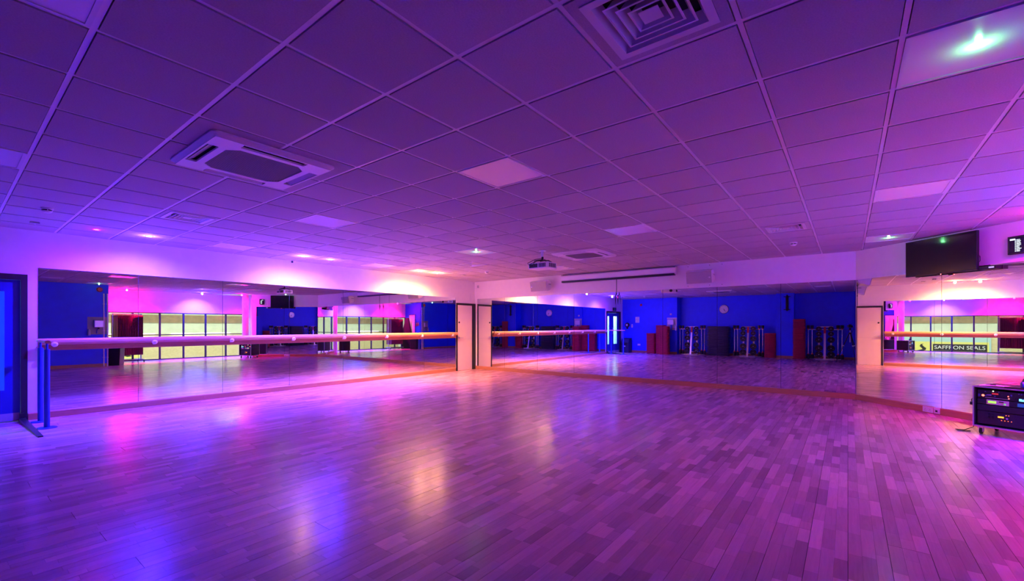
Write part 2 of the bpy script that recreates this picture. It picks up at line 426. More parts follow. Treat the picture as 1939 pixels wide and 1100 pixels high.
for i in range(-4, 18):
    x = 0.436+0.6*i
    if AREC < x < WX:
        ylo = max(YW, x-CH) if x > XE-0.2 else YS
        MB().box(x-0.012, x+0.012, ylo, WY, ZT+0.005, ZT+0.045).build('grid_rail', RAIL, ceiling)
for j in range(-9, 11):
    y = 2.791+0.6*j
    if YW < y < WY:
        MB().box(AREC if y > YS else XE-0.4, min(WX, CH+y), y-0.0115, y+0.0115, ZT+0.0055, ZT+0.044).build('grid_rail', RAIL, ceiling)
# perimeter angle
b = MB().box(AREC, WX, WY-0.022, WY-0.001, ZT-0.002, ZT+0.012); b.build('edge_angle', RAIL, ceiling)
b = MB().box(WX-0.022, WX-0.001, -0.12, WY, ZT-0.002, ZT+0.012); b.build('edge_angle', RAIL, ceiling)

# ------------------------------------------------------------------ ceiling fittings
def make_panel(led):
    t = thing('ceiling_light_panel', '', 'ceiling light')
    f = MB()
    for q in ((0.014, 0.586, 0.014, 0.034), (0.014, 0.586, 0.566, 0.586), (0.014, 0.034, 0.034, 0.566), (0.566, 0.586, 0.034, 0.566)):
        f.box(q[0], q[1], q[2], q[3], -0.004, 0.02)
    f.build('frame', WPL, t)
    MB().box(0.034, 0.566, 0.034, 0.566, 0.0, 0.006).build('diffuser', DIFF, t)
    if led:
        MB().lathe([(0.016, 0.0), (0.016, -0.004), (0.010, -0.008), (0.002, -0.009)], 16, (0.3, 0.3, 0)).build('green_indicator', em('green_led', (0.25, 1.0, 0.35), 14), t, smooth=40)['label'] = 'glowing green indicator lamp'
        lamp('green_indicator_light', 'POINT', (0.3, 0.3, -0.03), (0.2, 1, 0.35), 0.32, t, 0.012)
    return t
pl0 = make_panel(False); pl1 = make_panel(True); u0 = u1 = False
for c in panels:
    x, y = ceil_cell(*c); led = c in ((4, -6), (9, 4), (14, -6))
    loc = (x, y, ZT)
    if led: lab, grp = 'square white ceiling light panel with a glowing green indicator in its diffuser', 'ceiling light panels with a green indicator'
    else: lab, grp = 'square white ceiling light panel with a plain diffuser', 'plain ceiling light panels'
    if led:
        if not u1: pl1.location = loc; pl1['label'] = lab; pl1['group'] = grp; u1 = True
        else: copy_thing(pl1, loc, None, lab, grp)
    else:
        if not u0: pl0.location = loc; pl0['label'] = lab; pl0['group'] = grp; u0 = True
        else: copy_thing(pl0, loc, None, lab, grp)

def make_vent():
    t = thing('ceiling_vent', '', 'vent')
    def ring(b, a0, z0, a1, z1, th=0.003):
        for s in range(4):
            q = [(-a0, -a0, z0), (a0, -a0, z0), (a1, -a1, z1), (-a1, -a1, z1)]
            k = [(-1, 0), (0, 1)]; ang = s*pi/2; ca, sa = cos(ang), sin(ang)
            v = [(p[0]*ca-p[1]*sa+0.3, p[0]*sa+p[1]*ca+0.3, p[2]) for p in q]
            v2 = [(p[0], p[1], p[2]+th) for p in v]
            b.add(v+v2, [(0, 1, 2, 3), (7, 6, 5, 4), (0, 4, 5, 1), (2, 6, 7, 3), (1, 5, 6, 2), (0, 3, 7, 4)])
        return b
    f = MB()
    for (a, c) in ((0.283, 0.235),):
        for s in range(4):
            ang = s*pi/2; ca, sa = cos(ang), sin(ang)
            q = [(-a, -a), (a, -a), (c, -c), (-c, -c)]
            v = [(p[0]*ca-p[1]*sa+0.3, p[0]*sa+p[1]*ca+0.3) for p in q]
            f.prism(v, 0.0, 0.02)
    f.build('surround', TILE, t)
    ring(MB(), 0.235, -0.006, 0.205, -0.006).build('frame', WPL, t)
    ring(MB(), 0.235, -0.006, 0.232, 0.004, 0.002).build('frame_edge', WPL, t)
    for a in (0.205, 0.160, 0.118, 0.078):
        r_ = ring(MB(), a, -0.006, a-0.009, -0.006, 0.002); ring(r_, a-0.009, -0.006, a-0.034, 0.042, 0.002)
        r_.build('louvre_ring', WPL, t)
    MB().box(0.257, 0.343, 0.257, 0.343, -0.004, 0.0).build('centre_plate', WPL, t)
    MB().box(0.06, 0.54, 0.06, 0.54, 0.060, 0.066).build('duct_back', PLENUM, t)
    return t
v0 = make_vent()
vl = ['square louvred ceiling vent directly above the dancers near the camera tripod', 'square louvred ceiling vent between blue downlight and large air conditioner', 'square louvred ceiling vent near the television wall',
      'square louvred ceiling vent near the cream door corner']
vl[0] = 'square louvred ceiling vent nearest to the tripod and the rear wall'
for n, c in enumerate(vents):
    x, y = ceil_cell(*c)
    if n == 0: v0.location = (x, y, ZT); v0['label'] = vl[0]; v0['group'] = 'square ceiling vents'
    else: copy_thing(v0, (x, y, ZT), None, vl[n], 'square ceiling vents')

def make_ac(label):
    t = thing('air_conditioner', label, 'air conditioner', group='ceiling air conditioners')
    h = 0.475
    def rrect(a, r, n=5):
        out = []
        for sx, sy, a0 in ((1, 1, 0), (-1, 1, 90), (-1, -1, 180), (1, -1, 270)):
            for k in range(n+1):
                q = R(a0+90*k/n); out.append((sx*(a-r)+r*cos(q), sy*(a-r)+r*sin(q)))
        return out
    b = MB(); A = rrect(h, 0.05); Bp = rrect(h-0.035, 0.03); n = len(A)
    for (o_, zo), (i_, zi) in (((A, 0.0), (A, -0.012)), ((A, -0.012), (Bp, -0.034))):
        b.add([(p[0], p[1], zo) for p in o_]+[(p[0], p[1], zi) for p in i_], [(k, (k+1) % n, n+(k+1) % n, n+k) for k in range(n)])
    b.build('rim', WPL, t, smooth=30)
    MB().box(-0.44, 0.44, -0.44, 0.44, -0.003, -0.001).build('housing', PLENUM, t)
    z0, z1 = -0.036, -0.020
    for s in range(4):
        ang = s*pi/2
        def rot(x, y): return (x*cos(ang)-y*sin(ang), x*sin(ang)+y*cos(ang))
        MB().prism([rot(*p) for p in ((0.442, 0.442), (0.245, 0.442), (0.245, 0.365), (0.225, 0.300), (0.300, 0.225), (0.365, 0.245), (0.442, 0.245))], z0, z1).build('corner_panel', WPL, t)
        MB().prism([rot(*p) for p in ((-0.245, 0.300), (0.245, 0.300), (0.245, 0.352), (-0.245, 0.352))], z0, z1).build('inner_bar', WPL, t)
        MB().prism([rot(*p) for p in ((-0.245, 0.428), (0.245, 0.428), (0.245, 0.443), (-0.245, 0.443))], z0, z1).build('outer_bar', WPL, t)
        v = []; y0, y1 = 0.368, 0.418
        for (yy, zq) in ((y0, -0.010), (y1, -0.036), (y1+0.002, -0.032), (y0+0.002, -0.006)):
            for xx in (-0.235, 0.235): p = rot(xx, yy); v.append((p[0], p[1], zq))
        MB().add(v, [(0, 1, 3, 2), (2, 3, 5, 4), (4, 5, 7, 6), (6, 7, 1, 0), (0, 2, 4, 6), (1, 7, 5, 3)]).build('air_flap', GREYM if s % 2 else WPL, t)
    oc = [(0.3, 0.225), (0.225, 0.3), (-0.225, 0.3), (-0.3, 0.225), (-0.3, -0.225), (-0.225, -0.3), (0.225, -0.3), (0.3, -0.225)]
    MB().prism(oc, -0.006, -0.0035).build('filter', PLENUM, t)
    g = MB()
    for k in range(34):
        y = -0.29+0.58*k/33; xm = 0.3-max(0, abs(y)-0.225)
        g.box(-xm, xm, y-0.0035, y+0.0035, -0.032, -0.018)
    g.build('intake_grille', mat('grille_grey', (0.22, 0.21, 0.23), 0.5), t)
    gb = MB()
    for x in (-0.15, 0, 0.15): gb.box(x-0.003, x+0.003, -0.29, 0.29, -0.017, -0.008)
    gb.build('grille_bar', GREYM, t)
    return t
ac = make_ac('white four-way ceiling air conditioner between the louvred vents over the barre side')
ac.location = (0.436+1.2, 2.791+1.2, ZT)
copy_thing(ac, (0.436+0.6*11.95, 2.791+1.22, ZT), None, 'white four-way ceiling air conditioner beside the projector')

def make_smoke():
    t = thing('smoke_detector', '', 'smoke detector', group='smoke detectors')
    MB().lathe([(0.055, 0), (0.055, -0.016), (0.050, -0.02), (0.02, -0.02)], 24).build('base', WPL, t, smooth=40)
    MB().lathe([(0.040, -0.02), (0.043, -0.032), (0.043, -0.034), (0.02, -0.034)], 24).build('chamber', BLACK, t, smooth=40)
    MB().lathe([(0.046, -0.034), (0.043, -0.044), (0.026, -0.056), (0.004, -0.058)], 24).build('cap', WPL, t, smooth=40)
    for k in range(4):
        a = k*pi/2; MB().cbox((0.044*cos(a), 0.044*sin(a), -0.027), (0.008, 0.008, 0.016)).build('rib', WPL, t)
    return t
sm = make_smoke(); sm.location = (0.76, 7.43, ZT); sm['label'] = 'white domed smoke detector on the ceiling above the blue double door'
copy_thing(sm, (8.51, 7.25, ZT), None, 'white domed smoke detector on the ceiling near the cream door')
copy_thing(sm, (8.67, 0.71, ZT), None, 'white domed smoke detector on the ceiling near the angled mirror')
def sensor(loc, label):
    t = thing('ceiling_sensor', label, 'sensor', loc)
    MB().box(-0.045, 0.045, -0.03, 0.03, -0.022, 0).build('body', GREYM, t, bevel=0.004)
    MB().lathe([(0.012, -0.022), (0.010, -0.028), (0.002, -0.030)], 14).build('lens', WPL, t, smooth=50)
sensor((0.76, 8.55, ZT), 'small grey box sensor on the ceiling over the blue double door')
sensor((8.65, 8.19, ZT), 'small grey box sensor on the ceiling by the corner of the cream door')
for (px, py, lab) in ((587, 487.5, 'small black hook ball on the ceiling edge above the barre mirror'), (1068, 521, 'small black hook ball beside the projector screen end')):
    if px < 900: loc = (4.55, 9.28, ZT-0.03)
    else: p = on_back(px, py); loc = (WX-0.035, p[1], ZT-0.03)
    t = thing('ceiling_hook', lab, 'hook', loc)
    MB().lathe([(0.004, -0.022), (0.018, -0.014), (0.022, 0), (0.018, 0.014), (0.004, 0.022)], 14).build('ball', BLACK, t, smooth=60)
    MB().tube([(0, 0, 0.02), (0, 0, 0.042)], 0.005).build('stem', BLACK, t)

def make_downlight(label, loc, col, power, name):
    t = thing('downlight', label, 'downlight', loc)
    MB().lathe([(0.032, 0.0), (0.046, -0.001), (0.047, -0.006), (0.040, -0.009), (0.032, -0.004)], 24).build('bezel', WPL, t, smooth=40)
    MB().lathe([(0.032, -0.003), (0.024, -0.008), (0.003, -0.010)], 20).build('lens', em('lens_'+name, col, {'red': 160, 'blue': 800, 'warm': 420}[name]), t, smooth=60)
    tilt = R(17) if loc[1] > 0 else (R(-22) if name == 'red' else R(-24))      # wall washers: the beam leans to the wall
    lamp('downlight_beam', 'SPOT', (0, 0, -0.015), col, power, t, 0.045, R(136 if loc[1] > 0 else 116 if name == 'red' else 112), 0.85, (tilt, 0, 0) if loc[0] < 7.9 or loc[1] > 0 else (R(20), 0, R(-135)))
    lamp('downlight_glow', 'POINT', (0, 0, -0.06), col, power*0.025, t, 0.03)
    return t
G = 'coloured downlights along the ceiling'
PW = {'red': RED, 'blue': BLUE, 'warm': WARM}
for x, y, k, mul, lab in ((1.36, 8.50, 'red', 0.012, 'red downlight above the left end of the barre'), (1.96, 8.50, 'blue', 1, 'blue downlight next to the red one above the barre'),
                  (4.40, 8.52, 'warm', 0.6, 'warm downlight beside a blue one above the middle of the barre'), (4.96, 8.50, 'blue', 1, 'blue downlight beside a warm one above the middle of the barre'),
                  (7.38, 8.50, 'warm', 1.95, 'warm downlight farther from the cream door, of the warm pair'), (7.92, 8.45, 'warm', 1.95, 'warm downlight nearer the cream door, of the warm pair'),
                  (4.20, -2.35, 'red', 1.0, 'red downlight by the windows near the hanging mats'), (6.60, -2.35, 'blue', 2.0, 'blue downlight above the middle windows'), (7.93, -1.88, 'red', 0.24, 'red downlight beside the round column')):
    t = make_downlight(lab, (x, y, ZT), PW[k], POWER[k]*mul, k); t['group'] = G

# ------------------------------------------------------------------ windows and the pool hall behind them
mull = [8.56, 7.78, 7.0, 6.2, 5.4, 4.55, 3.72, 2.92]
for n in range(len(mull)-1):
    x1, x0 = mull[n], mull[n+1]; W = x1-x0
    t = bpy.data.objects.new('window_%d' % (n+1), None); COL.objects.link(t); t.location = (x0, YW, 0)
    struct(t, 'tall black framed window in the row facing the pool hall', 'window'); t['group'] = 'tall windows to the pool hall'
    f = MB()
    f.box(0, 0.028, -0.07, 0, 0, 1.90); f.box(W-0.028, W, -0.07, 0, 0, 1.90)
    f.box(0.028, W-0.028, -0.07, 0, 1.865, 1.90); f.box(0.028, W-0.028, -0.07, 0, 0, 0.035)
    f.build('window_frame', BLKM, t)
    MB().box(0.028, W-0.028, -0.06, -0.004, 0.985, 1.02).build('transom', BLKM, t)
    MB().box(0.028, W-0.028, -0.038, -0.032, 1.02, 1.865).build('pane', GLASS, t)
    MB().box(0.028, W-0.028, -0.038, -0.032, 0.035, 0.985).build('pane', GLASS, t)

def brick_mat():
    m = bpy.data.materials.new('yellow_brick'); m.use_nodes = True; N = m.node_tree.nodes; Lk = m.node_tree.links; p = N['Principled BSDF']
    tc = N.new('ShaderNodeTexCoord'); mp = N.new('ShaderNodeMapping'); mp.inputs['Rotation'].default_value = (R(90), 0, 0)
    br = N.new('ShaderNodeTexBrick'); br.inputs['Color1'].default_value = (0.74, 0.62, 0.38, 1); br.inputs['Color2'].default_value = (0.66, 0.54, 0.32, 1)
    br.inputs['Mortar'].default_value = (0.60, 0.55, 0.42, 1); br.inputs['Scale'].default_value = 4.4; br.inputs['Mortar Size'].default_value = 0.02
    Lk.new(tc.outputs['Object'], mp.inputs[0]); Lk.new(mp.outputs[0], br.inputs[0]); Lk.new(br.outputs[0], p.inputs['Base Color']); p.inputs['Roughness'].default_value = 0.8
    return m
YH = -15.2
BRICK = brick_mat(); PALE = mat('pale_green_cladding', (0.72, 0.78, 0.66), 0.5, noise=0.05, nscale=3)
BROWN = mat('brown_timber_band', (0.36, 0.25, 0.16), 0.6, noise=0.15, nscale=4)
struct(MB().box(-6, 24, YH-0.2, YH, -1.8, 0.86).build('wall_hall_brick', BRICK), 'yellow brick lower wall of the pool hall beyond the windows', 'wall')
struct(MB().box(-6, 24, YH-0.2, YH-0.03, 0.86, 1.56).build('wall_hall_cladding', PALE), 'pale green clad upper wall of the pool hall', 'wall')
struct(MB().box(-6, 24, YH-0.2, YH+0.05, 1.56, 2.05).build('wall_hall_band', BROWN), 'brown timber band high on the pool hall wall', 'wall')
struct(MB().box(-6, 24, YH-0.2, YH-0.03, 2.05, 4.2).build('wall_hall_top', PALE), 'pale top of the pool hall wall', 'wall')
struct(MB().box(-6, 24, YH-0.2, YW-0.3, 4.2, 4.4).build('ceiling_hall', WHITE), 'white ceiling of the pool hall', 'ceiling')
struct(MB().box(-6, 24, YH, YW-0.16, -1.9, -1.8).build('floor_hall', mat('pale_pool_tile', (0.55, 0.62, 0.60), 0.3)), 'pale tiled floor of the pool hall', 'floor')
struct(MB().box(-6.2, -6, YH, YW-0.3, -1.8, 4.2).build('wall_hall_end_1', PALE), 'pale end wall of the pool hall near the bin', 'wall')
struct(MB().box(24, 24.2, YH, YW-0.3, -1.8, 4.2).build('wall_hall_end_2', PALE), 'pale end wall of the pool hall past the column', 'wall')
struct(MB().box(-6, 24, YW-0.32, YW-0.14, -1.8, -0.08).build('wall_hall_near', PALE), 'pale wall under the windows on the pool side', 'wall')
# strip light along the far wall
HW = (1.0, 0.95, 0.80)
for k in range(6):
    x = -2+4.2*k
    t = thing('strip_light', 'long white strip light on the pool hall wall', 'strip light', (x, YH+0.10, 0.90), group='pool hall strip lights')
    MB().box(-1.7, 1.7, -0.08, 0.03, 0, 0.03).build('housing', WPL, t)
    MB().box(-1.68, 1.68, -0.05, 0.02, -0.025, 0).build('tube', em('strip_tube', HW, 3.6), t)
for k in range(4):
    x = -1+6.0*k
    t = thing('hall_lamp', 'large rectangular lamp under the pool hall ceiling', 'ceiling lamp', (x, -10.2, 4.18), group='pool hall ceiling lamps')
    MB().box(-1.5, 1.5, -0.4, 0.4, -0.06, 0.0).build('housing', GREYM, t)
    MB().box(-1.4, 1.4, -0.3, 0.3, -0.07, -0.06).build('diffuser', em('hall_tube', HW, 4), t)
    lamp('hall_lamp_light', 'AREA', (0, 0, -0.08), HW, 125, t, size=(2.8, 0.6))
# banner
t = thing('club_banner', 'yellow and pale blue swimming club banner on the brick wall beyond the windows', 'banner', (5.0, YH+0.05, -0.60), pi)
MB().box(-2.45, 2.3, -0.01, 0.01, 0, 1.28).build('border', mat('banner_blue', (0.45, 0.66, 0.72), 0.6), t)
MB().box(-2.35, 2.2, -0.02, -0.011, 0.03, 0.82).build('field', mat('banner_yellow', (0.80, 0.74, 0.22), 0.6), t)
MB().box(-0.60, 2.1, -0.026, -0.021, 0.16, 0.66).build('name_strip', mat('banner_black', (0.02, 0.02, 0.02), 0.6), t)
def text(body, size, m, parent, loc, rot, align='CENTER', ext=0.002, name='lettering'):
    cu = bpy.data.curves.new(name, 'FONT'); cu.body = body; cu.size = size; cu.align_x = align; cu.align_y = 'CENTER'; cu.extrude = ext
    q = bpy.data.objects.new(name, cu); COL.objects.link(q); cu.materials.append(m)
    bpy.context.view_layer.update()
    me = bpy.data.meshes.new_from_object(q.evaluated_get(bpy.context.evaluated_depsgraph_get())); bpy.data.objects.remove(q)
    o = bpy.data.objects.new(name, me); COL.objects.link(o); o.parent = parent; o.location = loc; o.rotation_euler = rot; return o
o = text('SAFFRON SEALS', 0.36, mat('banner_white', (0.85, 0.85, 0.82), 0.6), t, (0.75, -0.03, 0.41), (pi/2, 0, 0))
for q in (-1.75, -1.15):
    pts = [(q-0.30, 0.16), (q-0.02, 0.12), (q+0.16, 0.20), (q+0.20, 0.34), (q+0.06, 0.46), (q-0.02, 0.58), (q+0.06, 0.68), (q-0.10, 0.62), (q-0.16, 0.48), (q-0.06, 0.36), (q+0.0, 0.27), (q-0.12, 0.22)]
    MB().prism_y(pts, -0.026, -0.021).build('seal_emblem', MATS['banner_black'], t)

# ------------------------------------------------------------------ doors
# cream door beside the corner
xa, xb = on_left(863.6)[0]+0.004, XB-0.004
t = bpy.data.objects.new('door_1', None); COL.objects.link(t); t.location = (xa, WY, 0)
struct(t, 'cream flush door in a charcoal frame in the corner', 'door'); W = xb-xa
f = MB(); f.box(0, 0.045, -0.03, 0, 0, 2.06); f.box(W-0.135, W, -0.05, 0, 0, 2.06); f.box(0.045, W-0.135, -0.03, 0, 2.0, 2.06)
f.build('door_frame', DFRAME, t)
lf = MB().box(0.048, W-0.138, -0.022, -0.002, 0.006, 1.997).build('door_leaf', CREAM, t)
h = MB().tube([(0.12, -0.022, 1.0), (0.12, -0.065, 1.0), (0.25, -0.065, 1.0)], 0.009, 8).build('lever_handle', ALU, t, smooth=50)
MB().lathe([(0.026, 0), (0.026, -0.008), (0.020, -0.010)], 16, (0.12, -0.022, 1.0), 'y').build('rose', ALU, h)
MB().lathe([(0.028, 0), (0.028, -0.008), (0.018, -0.012)], 16, (0.115, -0.022, 1.47), 'y').build('round_lock', BLACK, t)
MB().box(0.052, W-0.142, -0.0235, -0.0222, 0.955, 0.958).build('joint_line', GREYM, t)
p = on_left(868, 543)
for dx, dz in ((0, 0), (0.09, 0.03)):
    pass
tc_ = thing('cable_clip', 'pale cable loop on the white wall above the cream door', 'cable', (on_left(891, 570)[0], WY-0.012, 2.14))
MB().tube([(-0.04, 0, 0), (-0.045, 0, 0.12), (-0.04, 0, 0.24), (0.0, 0, 0.25)], 0.005, 6).build('loop', WPL, tc_)
MB().tube([(0.04, 0, 0), (0.045, 0, 0.12), (0.05, 0, 0.22)], 0.005, 6).build('tail', WPL, tc_)
MB().cbox((0, 0.004, 0.0), (0.1, 0.012, 0.02)).build('clip', WPL, tc_)
# blue double door
t = bpy.data.objects.new('door_2', None); COL.objects.link(t); t.location = (DX0, WY, 0); W = DX1-DX0
struct(t, 'blue double door with tall narrow glass panels beside the barre posts', 'door')
f = MB(); f.box(-0.03, 0.05, -0.02, 0.12, 0, 2.10); f.box(W-0.05, W+0.015, -0.02, 0.12, 0, 2.10); f.box(0.05, W-0.05, -0.02, 0.12, 2.02, 2.10)
f.build('door_frame', DFRAME, t)
for k in (0, 1):
    x0 = 0.053+k*(W-0.1)/2; x1 = 0.047+(k+1)*(W-0.1)/2; g0, g1 = (x1-0.36, x1-0.15) if k else (x1-0.50, x1-0.06)
    l = MB(); l.box(x0, g0, 0.03, 0.050, 0.008, 2.015); l.box(g1, x1, 0.03, 0.050, 0.008, 2.015); l.box(g0, g1, 0.03, 0.050, 0.008, 0.45); l.box(g0, g1, 0.03, 0.050, 1.85, 2.015)
    lo = l.build('door_leaf', BDOOR, t)
    MB().box(g0, g1, 0.034, 0.040, 0.45, 1.85).build('glass_panel', VGLASS, lo)
    MB().box(x0+0.01, x1-0.01, 0.027, 0.030, 0.01, 0.12).build('kick_plate', GREYM, lo)
    hx = x0+0.10
    if k: MB().tube([(hx, 0.03, 0.95), (hx, -0.02, 0.97), (hx, -0.02, 1.25), (hx, 0.03, 1.27)], 0.011, 8).build('pull_handle', ALU, lo, smooth=50)
# corridor behind it
b = MB(); b.box(-2.6, 2.4, WY+2.2, WY+2.3, 0, 2.7)
struct(b.build('wall_corridor', BLUEP), 'blue wall of the corridor behind the blue double door', 'wall')
struct(MB().box(-2.7, -2.6, WY+0.12, WY+2.3, 0, 2.7).build('wall_corridor_end_1', mat('pale_corridor_paint', (0.62, 0.74, 0.72), 0.6)), 'pale end wall of the corridor past the double door', 'wall')
struct(MB().box(2.4, 2.5, WY+0.12, WY+2.3, 0, 2.7).build('wall_corridor_end_2', BLUEP), 'blue end wall of the corridor behind the mirror', 'wall')
struct(MB().box(-2.7, 2.5, WY+0.12, WY+2.3, -0.1, -0.004).build('floor_corridor', GREYM), 'grey corridor floor behind the double door', 'floor')
struct(MB().box(-2.7, 2.5, WY+0.12, WY+2.3, 2.7, 2.8).build('ceiling_corridor', WHITE), 'white corridor ceiling behind the double door', 'ceiling')
t = thing('corridor_lamp', 'white corridor lamp behind the blue double door', 'ceiling lamp', (-1.4, WY+1.2, 2.698))
MB().box(-0.6, 0.6, -0.15, 0.15, -0.05, 0).build('housing', WPL, t)
MB().box(-0.57, 0.57, -0.12, 0.12, -0.06, -0.05).build('diffuser', em('corridor_tube', (0.75, 1.0, 0.95), 3), t)
lamp('corridor_light', 'AREA', (0, 0, -0.07), (0.75, 1.0, 0.95), 60, t, size=(1.1, 0.25))
# long black foot on the floor by the blue door
t = thing('door_stand_foot', 'long black wedge-shaped floor foot beside the blue double door', 'floor stand', (0.705, 9.30, 0.0))
MB().add([(-0.035, 0, 0), (0.03, 0, 0), (0.06, -1.5, 0), (0.015, -1.5, 0), (-0.035, 0, 0.05), (0.03, 0, 0.05), (0.06, -1.5, 0.012), (0.015, -1.5, 0.012)],
    [(0, 3, 2, 1), (4, 5, 6, 7), (0, 1, 5, 4), (1, 2, 6, 5), (2, 3, 7, 6), (3, 0, 4, 7)]).build('foot', BLKM, t)
MB().box(-0.03, 0.02, -0.02, 0.02, 0.05, 0.12).build('socket', BLKM, t)
# white door in the slanted blue wall
ang = math.atan2(YS-YW, XE-XW0)
t = bpy.data.objects.new('door_3', None); COL.objects.link(t); t.location = (XW0+0.02, YW, 0); t.rotation_euler = (0, 0, ang)
struct(t, 'white flush door in the blue wall near the windows', 'door')
f = MB(); f.box(0.55, 0.60, -0.02, 0.0, 0, 2.06); f.box(1.40, 1.45, -0.02, 0, 0, 2.06); f.box(0.60, 1.40, -0.02, 0, 2.02, 2.06)
f.build('door_frame', BDOOR, t)
MB().box(0.603, 1.397, -0.014, -0.002, 0.01, 2.017).build('door_leaf', WPL, t)
MB().tube([(1.33, -0.014, 1.0), (1.33, -0.06, 1.0), (1.2, -0.06, 1.0)], 0.009, 8).build('lever_handle', ALU, t)
for k, (sx, sz) in enumerate(((1.62, 1.45), (1.85, 1.48))):
    q = thing('safety_sign', 'small red notice on the blue wall beside the white door', 'sign', (XW0+0.02+cos(ang)*sx, YW+sin(ang)*sx, sz), ang, 'red notices by the white door')
    MB().box(-0.07, 0.07, -0.012, -0.006, -0.1, 0.1).build('plate', mat('sign_red', (0.65, 0.03, 0.03), 0.4), q)
    MB().box(-0.05, 0.05, -0.014, -0.012, 0.03, 0.07).build('white_band', WPL, q)
for k, dx in enumerate((-0.03, -0.12)):
    q = thing('wall_pipe', 'white vertical pipe at the corner of the blue side wall', 'pipe', (XE+dx, YS+0.02, 0), 0, 'white corner pipes')
    MB().tube([(0, 0, 0.0), (0, 0, 2.45)], 0.018, 10).build('pipe', WPL, q, smooth=50)
    for z in (0.3, 1.2, 2.1): MB().cbox((0, -0.005, z), (0.05, 0.02, 0.03)).build('clip', WPL, q)

# ------------------------------------------------------------------ barre
x0, x1 = on_left(74)[0], on_left(862)[0]
t = thing('ballet_barre', 'long wooden ballet barre fixed along the mirror on white brackets', 'barre', (x0, YL, 0))
L = x1-x0; prof = []
for k in range(16):
    a = 2*pi*k/16; prof.append((-0.085+0.033*cos(a), 1.128+0.046*sin(a)))
MB().prism_x(prof, 0, L).build('rail', BARRE, t, smooth=40)
MB().prism_x([(-0.006, 1.0), (-0.045, 1.0), (-0.045, 1.10), (-0.006, 1.10)], 0.0, L).build('lower_rail', SKIRT, t, bevel=0.004)
for px in (101, 289, 434.5, 551, 647, 727.5, 794.6, 852.6):
    bx = on_left(px)[0]-x0
    br = MB().tube([(bx, -0.001, 1.06), (bx, -0.06, 1.06), (bx, -0.085, 1.085)], 0.011, 8).build('bracket', WPL, t, smooth=50)
    MB().lathe([(0.037, 0), (0.037, -0.008), (0.024, -0.014), (0.004, -0.016)], 18, (bx, -0.121, 1.090), 'y').build('rosette', WPL, br, smooth=50)
    MB().cbox((bx, -0.139, 1.090), (0.03, 0.003, 0.006)).build('slot', BLACK, br)
# end support: crossbar on two blue posts
fx, fy = floor_at(89.4, 810); 
t = thing('barre_stand', 'short wooden crossbar on two blue posts at the end of the barre', 'barre stand', (0.86, 8.43, 0))
prof = [(0.030*cos(2*pi*k/12), 1.148+0.022*sin(2*pi*k/12)) for k in range(12)]
n = 12; b = MB(); b.add([(p[0], -0.08, p[1]) for p in prof]+[(p[0], 0.78, p[1]) for p in prof], [tuple(range(n)), tuple(range(2*n-1, n-1, -1))]+[(i, n+i, n+(i+1) % n, (i+1) % n) for i in range(n)])
b.build('crossbar', BARRE, t, smooth=40)
for yy in (0.0, 0.62):
    po = MB().tube([(0, yy, 0.012), (0, yy, 1.05)], 0.030, 16).build('post', BPOST, t, smooth=50)
    MB().tube([(0, yy, 1.05), (0, yy, 1.128)], 0.013, 10).build('spigot', BPOST, po, smooth=50)
    MB().lathe([(0.10, 0), (0.10, 0.007), (0.094, 0.012), (0.034, 0.014)], 24, (0, yy, 0)).build('base_plate', BPOST, po, smooth=40)

# ------------------------------------------------------------------ things on the back wall
def speaker(px, py, label, flip):
    p = on_back(px, py, WX)
    t = thing('loudspeaker', label, 'loudspeaker', (WX-0.012, p[1], p[2]), -pi/2, 'white wall loudspeakers')
    W, H = 0.54, 0.285
    tilt = R(14)
    b = MB(); prof = [(-0.30, -H/2), (-0.30, H/2), (-0.14, H/2), (-0.06, H/2-0.07), (-0.06, -H/2+0.07), (-0.14, -H/2)]
    rp = [((q[0]+0.18)*cos(tilt)+q[1]*sin(tilt)*-1-0.18, (q[0]+0.18)*sin(tilt)+q[1]*cos(tilt)) for q in prof]
    b.prism_x(rp, -W/2, W/2); cab = b.build('cabinet', WPL, t, bevel=0.008)
    def fr(y, z): return ((y+0.18)*cos(tilt)-z*sin(tilt)-0.18, (y+0.18)*sin(tilt)+z*cos(tilt))
    g = MB(); g.prism_x([fr(-0.309, -H/2+0.012), fr(-0.309, H/2-0.012), fr(-0.3005, H/2-0.012), fr(-0.3005, -H/2+0.012)], -W/2+0.012, W/2-0.012)
    g.build('grille', mat('speaker_grille', (0.40, 0.38, 0.40), 0.7, noise=0.3, nscale=220, bump=0.4), t)
    q = fr(-0.310, -0.01)
    MB().lathe([(0.017, 0), (0.017, -0.004), (0.010, -0.006)], 16, ((W/2-0.05)*flip, q[0], q[1]), 'y').build('badge', mat('badge_silver', (0.85, 0.85, 0.85), 0.3), t)
    k = MB(); k.box(-0.05, 0.05, -0.012, 0.0, -0.10, 0.10); k.box(-0.015, 0.015, -0.07, -0.012, -0.03, 0.03)
    k.build('wall_bracket', GREYM, t)
    u = MB()
    for s in (-1, 1): u.cbox((s*(W/2+0.003), -0.14, 0.03), (0.006, 0.12, 0.03))
    u.build('yoke', GREYM, t)
    return t
speaker(1031, 542, 'white wedge loudspeaker between the corner and the projector screen', -1)
yp0, yp1 = on_back(1372)[1], on_back(1298.5)[1]
t = thing('mounting_board', 'white screwed mounting board behind the loudspeaker right of the screen', 'board', (WX, yp0, 2.222))
t['label'] = 'white screwed mounting board behind the loudspeaker nearest the television'
MB().box(-0.010, -0.0055, 0, yp1-yp0, 0, ZT-2.226).build('board', WPL, t)
for yy in (0.05, 0.30, (yp1-yp0)-0.05):
    for z in (0.04, ZT-2.226-0.04): MB().lathe([(0.008, 0), (0.006, -0.003)], 10, (-0.0105, yy, z), 'x').build('screw', BLKM, t)
speaker(1330, 525, 'white wedge loudspeaker on the screwed board toward the television', 1)
